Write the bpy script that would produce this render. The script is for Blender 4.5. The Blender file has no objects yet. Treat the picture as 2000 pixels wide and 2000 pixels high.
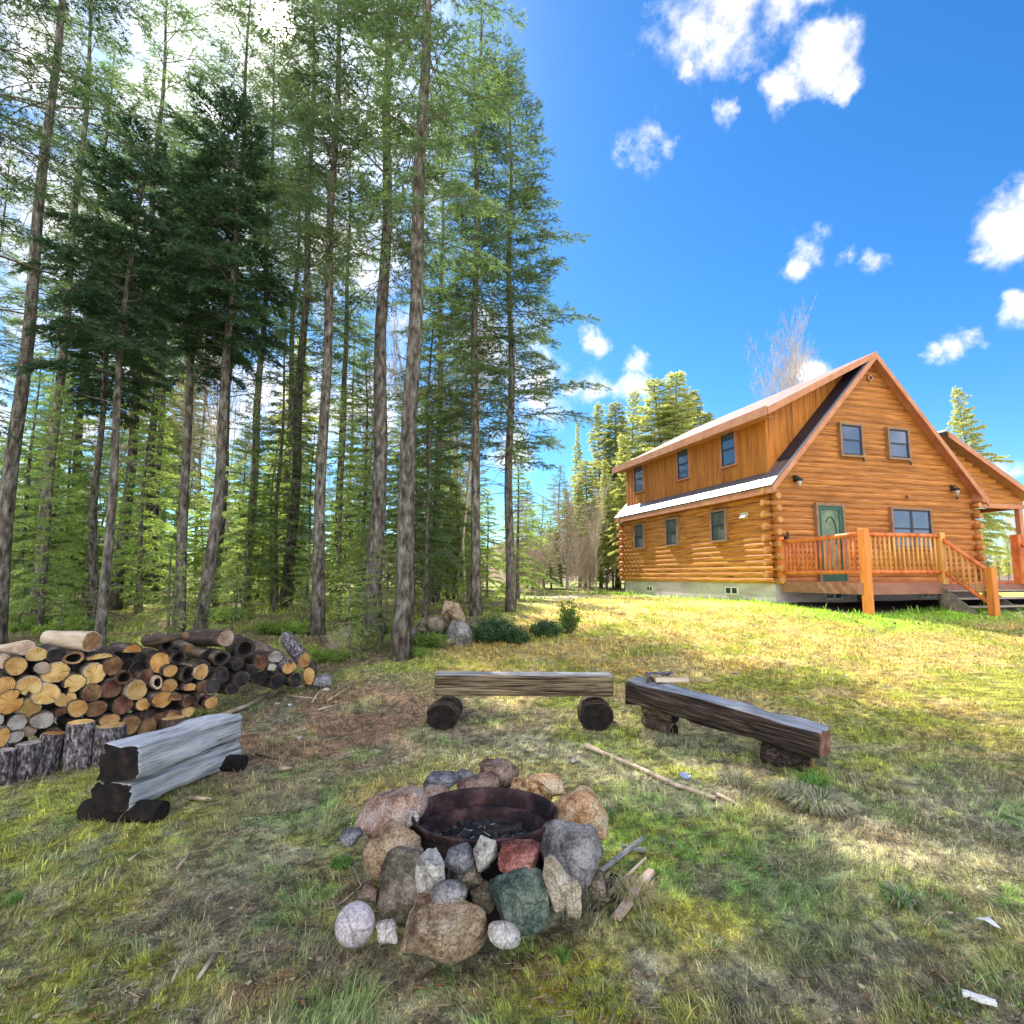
import bpy, math, random
import numpy as np
from mathutils import Matrix, Vector, Euler

sc = bpy.context.scene
COL = sc.collection
R = math.radians

# ------------------------------------------------------------ camera
F_PX, PITCH, EYE = 1085.0, 0.1135, 1.6          # focal length in 2000-px units
cd = bpy.data.cameras.new('camera')
cam = bpy.data.objects.new('camera', cd); COL.objects.link(cam)
cd.sensor_width = 36; cd.lens = 36 * F_PX / 2000
cd.clip_start = 0.05; cd.clip_end = 3000
cam.location = (0, 0, EYE); cam.rotation_euler = (R(90) + PITCH, 0, 0)
sc.camera = cam

def ray(u, v):
    f = np.array([0, math.cos(PITCH), math.sin(PITCH)]); up = np.array([0, -math.sin(PITCH), math.cos(PITCH)])
    d = f + (u - 1000) / F_PX * np.array([1, 0, 0]) - (v - 1000) / F_PX * up
    return d
def nrm(d): return d / np.linalg.norm(d)

# ------------------------------------------------------------ light
SUN_EL, SUN_AZ = 45.0, -25.5                    # azimuth from +Y towards +X
sd = np.array([math.sin(R(SUN_AZ)) * math.cos(R(SUN_EL)), math.cos(R(SUN_AZ)) * math.cos(R(SUN_EL)), math.sin(R(SUN_EL))])
sl = bpy.data.lights.new('sun', 'SUN'); sl.energy = 3.3; sl.angle = R(0.5); sl.color = (1, .93, .80)
so = bpy.data.objects.new('sun', sl); COL.objects.link(so)
so.rotation_euler = Vector(sd).to_track_quat('Z', 'Y').to_euler()
so.location = (0, 0, 40)

w = bpy.data.worlds.new('World'); sc.world = w; w.use_nodes = True
nt = w.node_tree; nt.nodes.clear(); L = nt.links.new
def N(t, **k):
    n = nt.nodes.new(t)
    for a, b in k.items(): setattr(n, a, b)
    return n
sky = N('ShaderNodeTexSky', sky_type='NISHITA'); sky.sun_disc = False
sky.sun_elevation = R(SUN_EL); sky.sun_rotation = R(SUN_AZ)
sky.altitude = 500; sky.air_density = 1.0; sky.dust_density = 0.3; sky.ozone_density = 2.5
hs = N('ShaderNodeHueSaturation'); hs.inputs['Saturation'].default_value = 1.3; hs.inputs['Value'].default_value = 1.0
L(sky.outputs[0], hs.inputs['Color'])
tint = N('ShaderNodeMix', data_type='RGBA', blend_type='MULTIPLY'); tint.inputs[0].default_value = 1; tint.inputs[7].default_value = (.66, .90, 1.0, 1)
L(hs.outputs[0], tint.inputs[6])
SKY_STR = 0.069
tc = N('ShaderNodeTexCoord')
nz = N('ShaderNodeTexNoise'); nz.inputs['Scale'].default_value = 9; nz.inputs['Detail'].default_value = 5; nz.inputs['Roughness'].default_value = .6
L(tc.outputs['Generated'], nz.inputs['Vector'])
sub = N('ShaderNodeVectorMath', operation='SUBTRACT'); sub.inputs[1].default_value = (.5, .5, .5); L(nz.outputs['Color'], sub.inputs[0])
scl = N('ShaderNodeVectorMath', operation='SCALE'); scl.inputs['Scale'].default_value = .11; L(sub.outputs[0], scl.inputs[0])
wd = N('ShaderNodeVectorMath', operation='ADD'); L(tc.outputs['Generated'], wd.inputs[0]); L(scl.outputs[0], wd.inputs[1])
BL = [(1430,15,130),(1370,45,90),(1440,20,95),(1530,0,85),(1385,100,45),(1590,-10,45),(1342,138,24),(1585,130,60),(1630,100,55),(1530,165,45),
      (1640,155,30),(1455,140,28),(1420,232,28),(1245,305,42),(1275,295,28),(1215,298,22),(1590,495,40),(1560,520,28),(1650,485,28),
      (1715,505,30),(1965,460,68),(1915,490,32),(2010,420,60),(1850,690,36),(1895,680,24),(1815,694,22),(1970,625,34),(1995,595,30),
      (1165,762,40),(1130,750,28),(1228,762,32),(1238,728,22),(1158,680,26),(1060,770,70),(960,680,80),(1000,880,50),(1585,732,36),
      (1940,900,32),(1990,898,28),(700,800,130),(560,760,120),(780,640,60),(120,80,240),(420,60,200),(250,420,160),(330,250,230),(520,120,230),(60,640,110),
      (420,820,120),(150,850,60),(60,960,60),(-150,300,260),(700,250,200),(650,480,160),(100,420,200),(300,650,170),(-100,800,200),(480,480,80),(250,560,60)]
acc = None
for (u, v, r_) in BL:
    d = ray(u, v); ln = np.linalg.norm(d); c = d / ln
    dn = N('ShaderNodeVectorMath', operation='DISTANCE'); dn.inputs[1].default_value = tuple(c); L(wd.outputs[0], dn.inputs[0])
    m = N('ShaderNodeMath', operation='MULTIPLY_ADD'); m.inputs[1].default_value = -1 / (r_ / F_PX / ln ** 1.5 * 1.15); m.inputs[2].default_value = 1; L(dn.outputs['Value'], m.inputs[0])
    if acc is None: acc = m
    else:
        x = N('ShaderNodeMath', operation='MAXIMUM'); L(acc.outputs[0], x.inputs[0]); L(m.outputs[0], x.inputs[1]); acc = x
# unseen bright cloud bank added behind the viewer as fill light
sx_ = N('ShaderNodeSeparateXYZ'); L(wd.outputs[0], sx_.inputs[0])
rb = N('ShaderNodeMath', operation='MULTIPLY_ADD'); rb.inputs[1].default_value = -1.7; rb.inputs[2].default_value = -.05; L(sx_.outputs[1], rb.inputs[0])
rm = N('ShaderNodeMath', operation='MINIMUM'); rm.inputs[1].default_value = .75; L(rb.outputs[0], rm.inputs[0])
x = N('ShaderNodeMath', operation='MAXIMUM'); L(acc.outputs[0], x.inputs[0]); L(rm.outputs[0], x.inputs[1]); acc = x
n2 = N('ShaderNodeTexNoise'); n2.inputs['Scale'].default_value = 15; n2.inputs['Detail'].default_value = 9; n2.inputs['Roughness'].default_value = .64
L(tc.outputs['Generated'], n2.inputs['Vector'])
dm = N('ShaderNodeMath', operation='MULTIPLY_ADD'); dm.inputs[1].default_value = 3.0; dm.inputs[2].default_value = -1.5; L(n2.outputs['Fac'], dm.inputs[0])
ad = N('ShaderNodeMath', operation='ADD'); L(acc.outputs[0], ad.inputs[0]); L(dm.outputs[0], ad.inputs[1])
mr = N('ShaderNodeMapRange', interpolation_type='SMOOTHSTEP'); mr.inputs['From Min'].default_value = -.15; mr.inputs['From Max'].default_value = 1.25
L(ad.outputs[0], mr.inputs['Value'])
mrc = N('ShaderNodeMapRange', interpolation_type='SMOOTHSTEP'); mrc.inputs['From Min'].default_value = .3; mrc.inputs['From Max'].default_value = .75
mrc.inputs['To Min'].default_value = .78; L(n2.outputs['Fac'], mrc.inputs['Value'])
b1 = N('ShaderNodeBackground'); b1.inputs['Strength'].default_value = SKY_STR; L(tint.outputs[2], b1.inputs['Color'])
b2 = N('ShaderNodeBackground'); b2.inputs['Color'].default_value = (1.0, .97, .98, 1)
bs = N('ShaderNodeMapRange', interpolation_type='SMOOTHSTEP'); bs.inputs['From Min'].default_value = .15; bs.inputs['From Max'].default_value = -.35
bs.inputs['To Min'].default_value = .52; bs.inputs['To Max'].default_value = 1.15; L(sx_.outputs[1], bs.inputs['Value'])  # added rear cloud glows brighter than the clouds in view
cs = N('ShaderNodeMath', operation='MULTIPLY'); L(bs.outputs[0], cs.inputs[1]); L(mrc.outputs[0], cs.inputs[0]); L(cs.outputs[0], b2.inputs['Strength'])
mx = N('ShaderNodeMixShader'); L(mr.outputs[0], mx.inputs[0]); L(b1.outputs[0], mx.inputs[1]); L(b2.outputs[0], mx.inputs[2])
# aureole and disc of the sun itself
dt = N('ShaderNodeVectorMath', operation='DOT_PRODUCT'); dt.inputs[1].default_value = tuple(sd); L(tc.outputs['Generated'], dt.inputs[0])
g1 = N('ShaderNodeMapRange', interpolation_type='SMOOTHSTEP'); g1.inputs['From Min'].default_value = math.cos(R(1.5)); g1.inputs['From Max'].default_value = math.cos(R(1.0)); g1.inputs['To Max'].default_value = 14
L(dt.outputs['Value'], g1.inputs['Value'])
mxd = N('ShaderNodeMath', operation='MAXIMUM'); mxd.inputs[1].default_value = 0; L(dt.outputs['Value'], mxd.inputs[0])
pw = N('ShaderNodeMath', operation='POWER'); pw.inputs[1].default_value = 60; L(mxd.outputs[0], pw.inputs[0])
pm = N('ShaderNodeMath', operation='MULTIPLY_ADD'); pm.inputs[1].default_value = .36; L(pw.outputs[0], pm.inputs[0]); L(g1.outputs[0], pm.inputs[2])
b3 = N('ShaderNodeBackground'); b3.inputs['Color'].default_value = (1, .95, .86, 1); L(pm.outputs[0], b3.inputs['Strength'])
asd = N('ShaderNodeAddShader'); L(mx.outputs[0], asd.inputs[0]); L(b3.outputs[0], asd.inputs[1])
wo = N('ShaderNodeOutputWorld'); L(asd.outputs[0], wo.inputs['Surface'])
w.cycles.sampling_method = 'MANUAL'; w.cycles.sample_map_resolution = 1024

vs = sc.view_settings
vs.view_transform = 'Standard'; vs.look = 'None'; vs.gamma = 1; vs.exposure = 1.72
sc.render.engine = 'CYCLES'
cy = sc.cycles
cy.max_bounces = 6; cy.diffuse_bounces = 3; cy.glossy_bounces = 3; cy.transmission_bounces = 4; cy.transparent_max_bounces = 8
cy.caustics_reflective = False; cy.caustics_refractive = False
cy.use_denoising = True; cy.sample_clamp_indirect = 6

# ------------------------------------------------------------ noise and ground shape
_tab = np.random.RandomState(7).rand(64, 256, 256)
def vn(x, y, s=0):
    x = np.asarray(x, float); y = np.asarray(y, float)
    xi = np.floor(x).astype(int); yi = np.floor(y).astype(int); fx = x - xi; fy = y - yi
    fx = fx * fx * (3 - 2 * fx); fy = fy * fy * (3 - 2 * fy); T = _tab[s % 64]
    a = T[xi % 256, yi % 256]; b = T[(xi + 1) % 256, yi % 256]; c = T[xi % 256, (yi + 1) % 256]; d = T[(xi + 1) % 256, (yi + 1) % 256]
    return (a * (1 - fx) + b * fx) * (1 - fy) + (c * (1 - fx) + d * fx) * fy
def fbm(x, y, s=0, o=4):
    t = 0; a = .5; n = 0
    for k in range(o):
        t = t + a * vn(x * 2 ** k + 13.7 * k, y * 2 ** k - 7.1 * k, s + k); n += a; a *= .55
    return t / n
def ss(a, b, x):
    t = np.clip((np.asarray(x, float) - a) / (b - a), 0, 1); return t * t * (3 - 2 * t)
def g(x, y):
    x = np.asarray(x, float); y = np.asarray(y, float)
    z = .85 * ss(4.5, 15.5, y)
    z = z + (fbm(x * .8, y * .8, 3, 3) - .5) * .10 * ss(6.5, 9, y) + (fbm(x * 3, y * 3, 9, 3) - .5) * .035
    z = z - 1.5 * ss(45, 200, y)
    return z
def G(u, v):
    d = ray(u, v); o = np.array([0, 0, EYE]); t = 1.0
    for _ in range(2000):
        p = o + d * t
        if p[2] <= float(g(p[0], p[1])): break
        t += .01
    return p
def P(u, v, Y):
    d = ray(u, v); return np.array([0, 0, EYE]) + d * (Y / d[1])

# ------------------------------------------------------------ mesh helpers
def link(o, parent=None):
    COL.objects.link(o)
    if parent is not None: o.parent = parent
    return o
def tag(o, label=None, cat=None, group=None, kind=None):
    if label: o['label'] = label
    if cat: o['category'] = cat
    if group: o['group'] = group
    if kind: o['kind'] = kind
    return o
def empty(name, loc, rz=0, label=None, cat=None, group=None):
    o = bpy.data.objects.new(name, None); o.empty_display_size = .2
    o.location = tuple(loc); o.rotation_euler = (0, 0, rz); link(o); return tag(o, label, cat, group)
def tri_mesh(name, V, T, mats, mi=None, smooth=False, attr=None, col=None):
    me = bpy.data.meshes.new(name); V = np.asarray(V, np.float32); T = np.asarray(T, np.int32); k = T.shape[1]
    me.vertices.add(len(V)); me.vertices.foreach_set('co', V.ravel())
    me.loops.add(T.size); me.loops.foreach_set('vertex_index', T.ravel())
    me.polygons.add(len(T)); me.polygons.foreach_set('loop_start', np.arange(0, T.size, k, dtype=np.int32))
    me.polygons.foreach_set('loop_total', np.full(len(T), k, np.int32))
    if mi is not None: me.polygons.foreach_set('material_index', np.asarray(mi, np.int32))
    if smooth: me.polygons.foreach_set('use_smooth', np.ones(len(T), bool))
    for m in mats: me.materials.append(m)
    if attr is not None:
        a = me.attributes.new('shade', 'FLOAT', 'FACE'); a.data.foreach_set('value', np.asarray(attr, np.float32))
    if col is not None:
        dom = 'POINT' if len(col) == len(V) else 'FACE'
        a = me.attributes.new('col', 'FLOAT_COLOR', dom); c4 = np.ones((len(col), 4), np.float32); c4[:, :3] = col; a.data.foreach_set('color', c4.ravel())
    me.update(calc_edges=True); me.validate(); return me
class MB:
    def __init__(s): s.V = []; s.F = []; s.M = []; s.S = []
    def add(s, V, F, mi=0, smooth=False):
        o = len(s.V); s.V += [tuple(map(float, p)) for p in V]
        for f in F: s.F.append(tuple(i + o for i in f)); s.M.append(mi); s.S.append(smooth)
        return s
    def box(s, x0, x1, y0, y1, z0, z1, mi=0):
        V = [(x, y, z) for x in (x0, x1) for y in (y0, y1) for z in (z0, z1)]
        return s.add(V, [(0, 1, 3, 2), (4, 6, 7, 5), (0, 4, 5, 1), (2, 3, 7, 6), (0, 2, 6, 4), (1, 5, 7, 3)], mi)
    def tube(s, pts, rad, n=8, mi=0, caps=True, seed=0, irr=0, smooth=True, cap_mi=None):
        rs = random.Random(seed); pts = [Vector(p) for p in pts]
        if not hasattr(rad, '__len__'): rad = [rad] * len(pts)
        prof = [1 + rs.uniform(-irr, irr) for _ in range(n)]
        V = []; ref = None
        for i, p in enumerate(pts):
            d = (pts[min(i + 1, len(pts) - 1)] - pts[max(i - 1, 0)]).normalized()
            if ref is None:
                ref = d.orthogonal().normalized()
            ref = (ref - d * ref.dot(d)).normalized(); b = d.cross(ref)
            for k in range(n):
                a = 2 * math.pi * k / n
                V.append(p + (ref * math.cos(a) + b * math.sin(a)) * rad[i] * prof[k] * (1 + rs.uniform(-irr, irr) * .4))
        F = []
        for i in range(len(pts) - 1):
            for k in range(n):
                F.append((i * n + k, i * n + (k + 1) % n, (i + 1) * n + (k + 1) % n, (i + 1) * n + k))
        s.add(V, F, mi, smooth)
        if caps:
            o = len(V); m = len(s.V) - o
            cm = mi if cap_mi is None else cap_mi
            s.F.append(tuple(m + k for k in range(n))[::-1]); s.M.append(cm); s.S.append(False)
            s.F.append(tuple(m + (len(pts) - 1) * n + k for k in range(n))); s.M.append(cm); s.S.append(False)
        return s
    def prism(s, poly, axis, a0, a1, mi=0):
        """poly: 2-D points; axis 'x','y','z' = extrusion axis."""
        def m(p, t):
            return {'x': (t, p[0], p[1]), 'y': (p[0], t, p[1]), 'z': (p[0], p[1], t)}[axis]
        n = len(poly); V = [m(p, a0) for p in poly] + [m(p, a1) for p in poly]
        F = [tuple(range(n)), tuple(range(n, 2 * n))[::-1]] + [(i, (i + 1) % n, n + (i + 1) % n, n + i)[::-1] for i in range(n)]
        return s.add(V, F, mi)
    def mesh(s, name, mats, bevel=0):
        me = bpy.data.meshes.new(name); me.from_pydata(s.V, [], s.F)
        for m in (mats if isinstance(mats, (list, tuple)) else [mats]): me.materials.append(m)
        me.polygons.foreach_set('material_index', s.M); me.polygons.foreach_set('use_smooth', s.S)
        me.update(); return me
    def obj(s, name, mats, parent=None, bevel=0, fix=True):
        me = s.mesh(name, mats)
        if fix:
            import bmesh
            bm = bmesh.new(); bm.from_mesh(me); bmesh.ops.recalc_face_normals(bm, faces=bm.faces); bm.to_mesh(me); bm.free()
        o = link(bpy.data.objects.new(name, me), parent)
        if bevel:
            b = o.modifiers.new('bevel', 'BEVEL'); b.width = bevel; b.segments = 2; b.limit_method = 'ANGLE'
        return o

# ------------------------------------------------------------ materials
def mat(name, base=(.5, .5, .5), rough=.8, metal=0, spec=.3):
    m = bpy.data.materials.new(name); m.use_nodes = True
    p = m.node_tree.nodes['Principled BSDF']; p.inputs['Base Color'].default_value = (*base, 1)
    p.inputs['Roughness'].default_value = rough; p.inputs['Metallic'].default_value = metal; p.inputs['Specular IOR Level'].default_value = spec
    return m
def tex(m, cols, scale=(5, 5, 5), detail=6, rough=.6, stops=None, bump=0, bscale=None, bdist=.01, coord='Object', fac2=None, var=0, band=None, bandamt=.3):
    """noise driven colour ramp + bump; scale per axis stretches the grain."""
    t = m.node_tree; n = t.nodes; l = t.links.new; p = n['Principled BSDF']
    tcn = n.new('ShaderNodeTexCoord'); mp = n.new('ShaderNodeMapping'); mp.inputs['Scale'].default_value = scale
    l(tcn.outputs[coord], mp.inputs[0])
    src = mp
    if var:
        oi = n.new('ShaderNodeObjectInfo'); av = n.new('ShaderNodeVectorMath'); av.operation = 'ADD'
        ms = n.new('ShaderNodeMath'); ms.operation = 'MULTIPLY'; ms.inputs[1].default_value = 37.0
        l(oi.outputs['Random'], ms.inputs[0]); l(mp.outputs[0], av.inputs[0]); l(ms.outputs[0], av.inputs[1]); src = av
    nn = n.new('ShaderNodeTexNoise'); nn.inputs['Scale'].default_value = 1; nn.inputs['Detail'].default_value = detail; nn.inputs['Roughness'].default_value = rough
    l(src.outputs[0], nn.inputs['Vector'])
    cr = n.new('ShaderNodeValToRGB'); e = cr.color_ramp.elements
    stops = stops or [.3 + .4 * i / (len(cols) - 1) for i in range(len(cols))]
    while len(e) < len(cols): e.new(.5)
    for i, c in enumerate(cols): e[i].position = stops[i]; e[i].color = (*c, 1)
    l(nn.outputs['Fac'], cr.inputs[0]); out = cr.outputs[0]
    if var:
        hv = n.new('ShaderNodeHueSaturation'); mrn = n.new('ShaderNodeMapRange'); mrn.inputs['To Min'].default_value = 1 - var; mrn.inputs['To Max'].default_value = 1 + var
        l(oi.outputs['Random'], mrn.inputs['Value']); l(mrn.outputs[0], hv.inputs['Value']); l(out, hv.inputs['Color']); out = hv.outputs[0]
    if band:
        mpb = n.new('ShaderNodeMapping'); mpb.inputs['Scale'].default_value = band; l(tcn.outputs[coord], mpb.inputs[0])
        nb = n.new('ShaderNodeTexNoise'); nb.inputs['Scale'].default_value = 1; nb.inputs['Detail'].default_value = 3; nb.inputs['Roughness'].default_value = .7; l(mpb.outputs[0], nb.inputs['Vector'])
        rb_ = n.new('ShaderNodeMapRange'); rb_.inputs['From Min'].default_value = .3; rb_.inputs['From Max'].default_value = .7; rb_.inputs['To Min'].default_value = 1 - bandamt; rb_.inputs['To Max'].default_value = 1 + bandamt * .6
        l(nb.outputs['Fac'], rb_.inputs['Value']); vs_ = n.new('ShaderNodeVectorMath'); vs_.operation = 'SCALE'; l(out, vs_.inputs[0]); l(rb_.outputs[0], vs_.inputs['Scale']); out = vs_.outputs[0]
    l(out, p.inputs['Base Color'])
    if bump:
        bn = n.new('ShaderNodeTexNoise'); bn.inputs['Scale'].default_value = 1; bn.inputs['Detail'].default_value = 8; bn.inputs['Roughness'].default_value = .65
        mp2 = n.new('ShaderNodeMapping'); mp2.inputs['Scale'].default_value = bscale or tuple(3 * s for s in scale); l(tcn.outputs[coord], mp2.inputs[0]); l(mp2.outputs[0], bn.inputs['Vector'])
        b = n.new('ShaderNodeBump'); b.inputs['Strength'].default_value = bump; b.inputs['Distance'].default_value = bdist
        l(bn.outputs['Fac'], b.inputs['Height']); l(b.outputs[0], p.inputs['Normal'])
    return m

def leafmat(name, c1, c2, tr, k=.5):
    m = bpy.data.materials.new(name); m.use_nodes = True; t = m.node_tree; n = t.nodes; l = t.links.new; n.clear()
    at = n.new('ShaderNodeAttribute'); at.attribute_name = 'shade'
    oi = n.new('ShaderNodeObjectInfo')
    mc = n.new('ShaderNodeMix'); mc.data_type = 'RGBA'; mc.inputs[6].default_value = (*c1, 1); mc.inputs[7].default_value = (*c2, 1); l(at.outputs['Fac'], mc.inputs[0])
    hv = n.new('ShaderNodeHueSaturation'); r1 = n.new('ShaderNodeMapRange'); r1.inputs['To Min'].default_value = .75; r1.inputs['To Max'].default_value = 1.25
    l(oi.outputs['Random'], r1.inputs['Value']); l(r1.outputs[0], hv.inputs['Value']); l(mc.outputs[2], hv.inputs['Color'])
    d = n.new('ShaderNodeBsdfDiffuse'); l(hv.outputs[0], d.inputs[0])
    tb = n.new('ShaderNodeBsdfTranslucent')
    mt = n.new('ShaderNodeMix'); mt.data_type = 'RGBA'; mt.blend_type = 'MULTIPLY'; mt.inputs[0].default_value = 1; l(hv.outputs[0], mt.inputs[6]); mt.inputs[7].default_value = (*tr, 1)
    l(mt.outputs[2], tb.inputs[0])
    gl = n.new('ShaderNodeBsdfGlossy'); gl.inputs['Roughness'].default_value = .5; gl.inputs[0].default_value = (.8, .85, .8, 1)
    ms = n.new('ShaderNodeMixShader'); ms.inputs[0].default_value = k; l(d.outputs[0], ms.inputs[1]); l(tb.outputs[0], ms.inputs[2])
    m2 = n.new('ShaderNodeMixShader'); m2.inputs[0].default_value = .04; l(ms.outputs[0], m2.inputs[1]); l(gl.outputs[0], m2.inputs[2])
    o = n.new('ShaderNodeOutputMaterial'); l(m2.outputs[0], o.inputs[0]); return m

M = {}
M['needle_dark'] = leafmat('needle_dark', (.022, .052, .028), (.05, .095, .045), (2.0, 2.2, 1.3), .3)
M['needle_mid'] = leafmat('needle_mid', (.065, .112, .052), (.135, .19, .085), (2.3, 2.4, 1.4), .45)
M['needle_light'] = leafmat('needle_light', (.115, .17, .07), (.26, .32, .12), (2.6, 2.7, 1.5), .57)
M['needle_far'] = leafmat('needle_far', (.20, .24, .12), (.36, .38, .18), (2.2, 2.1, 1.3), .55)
M['leaf'] = leafmat('leaf', (.10, .18, .04), (.20, .28, .06), (2.6, 2.6, 1.2), .5)
M['shrub'] = leafmat('shrub', (.03, .09, .03), (.07, .15, .05), (1.8, 2.0, 1.2), .3)
M['bark'] = tex(mat('bark', rough=.95), [(.035, .027, .022), (.145, .125, .105), (.30, .28, .25)], (14, 14, 5), stops=[.35, .52, .68], bump=.9, bscale=(34, 34, 12), bdist=.03, var=.2)
M['twig'] = tex(mat('twig', rough=.9), [(.10, .08, .06), (.22, .18, .15)], (8, 8, 8), var=.2)
M['twig_grey'] = tex(mat('twig_grey', rough=.9), [(.42, .33, .25), (.64, .54, .43)], (8, 8, 8), var=.15)
M['log_house'] = tex(mat('log_house', rough=.55, spec=.35), [(.20, .06, .014), (.42, .155, .034), (.50, .205, .050), (.60, .31, .10)], (1.6, 26, 26), stops=[.33, .43, .58, .72], band=(.35, 1, 6), bandamt=.45, bump=.45, bscale=(4, 50, 50), bdist=.01)
M['log_house_y'] = tex(mat('log_house_y', rough=.55, spec=.35), [(.14, .035, .008), (.50, .18, .030), (.62, .26, .05), (.74, .40, .11)], (26, 1.5, 26), stops=[.33, .43, .56, .72], band=(3, .5, 8), bandamt=.35, bump=.45, bscale=(50, 4, 50), bdist=.01)
M['log_end'] = tex(mat('log_end', rough=.7), [(.40, .17, .05), (.66, .36, .14)], (9, 9, 9), bump=.3)
M['board'] = tex(mat('board', rough=.6), [(.26, .08, .015), (.56, .20, .03), (.68, .27, .045)], (20, 20, 1.1), stops=[.26, .48, .66], band=(4.2, 4.2, .15), bandamt=.28, bump=.3, bscale=(60, 60, 4), bdist=.006)
M['trim'] = tex(mat('trim', rough=.55), [(.42, .17, .085), (.60, .29, .16)], (3, 3, 3), bump=.15)
M['frame'] = tex(mat('frame', rough=.6), [(.20, .12, .07), (.34, .21, .13)], (6, 6, 6), bump=.15)
M['deck_red'] = tex(mat('deck_red', rough=.5, spec=.4), [(.36, .08, .025), (.68, .18, .045), (.78, .27, .08)], (6, 6, 3), stops=[.3, .5, .7], bump=.25)
M['deck_gold'] = tex(mat('deck_gold', rough=.5, spec=.4), [(.42, .17, .04), (.68, .33, .08), (.74, .42, .13)], (6, 6, 2), stops=[.3, .5, .7], bump=.25)
M['post_orange'] = tex(mat('post_orange', rough=.5, spec=.4), [(.58, .17, .03), (.78, .28, .05)], (10, 10, 1.5), bump=.25)
M['old_wood'] = tex(mat('old_wood', rough=.85), [(.12, .09, .07), (.30, .25, .20)], (6, 6, 6), bump=.3)
M['tread'] = tex(mat('tread', rough=.8), [(.30, .25, .21), (.46, .40, .35)], (2, 12, 12), bump=.3)
M['concrete'] = tex(mat('concrete', rough=.9), [(.44, .36, .37), (.58, .50, .50), (.68, .60, .58)], (1.3, 1.3, 4), bump=.25, bscale=(30, 30, 30))
M['metal_roof'] = tex(mat('metal_roof', rough=.38, metal=.85), [(.20, .22, .26), (.30, .32, .37)], (2, 2, 2), bump=.03)
M['glass'] = mat('glass', (.06, .10, .19), .04, .0, .5); M['glass'].node_tree.nodes['Principled BSDF'].inputs['Coat Weight'].default_value = .35  # blue base stands in for the reflected sky
M['door_glass'] = tex(mat('door_glass', rough=.06, spec=.35), [(.04, .07, .05), (.10, .16, .08), (.20, .26, .14)], (3, 3, 3))  # green tones paint a reflection into the door pane
M['sash'] = mat('sash', (.035, .04, .06), .5)
M['screen'] = tex(mat('screen', rough=.6), [(.05, .07, .07), (.12, .14, .13)], (6, 6, 6))
M['white'] = mat('white', (.75, .75, .72), .6)
M['green_door'] = tex(mat('green_door', rough=.4), [(.015, .07, .05), (.035, .12, .08)], (4, 4, 4))
M['black'] = mat('black', (.02, .02, .022), .5)
M['beige'] = mat('beige', (.62, .55, .42), .6)
M['lens'] = mat('lens', (.5, .48, .42), .15)
M['rust'] = tex(mat('rust', rough=.65, metal=.35), [(.010, .007, .009), (.030, .016, .018), (.12, .065, .058)], (9, 9, 9), stops=[.35, .5, .7], bump=.4, bscale=(60, 60, 60), bdist=.004)
M['ash'] = tex(mat('ash', rough=.95), [(.008, .008, .01), (.03, .03, .035), (.12, .12, .13)], (18, 18, 18), stops=[.35, .55, .75], bump=.9, bscale=(70, 70, 70), bdist=.02)
M['char'] = tex(mat('char', rough=.8), [(.006, .006, .007), (.04, .04, .045)], (20, 20, 20), bump=.8, bdist=.01)
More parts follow.
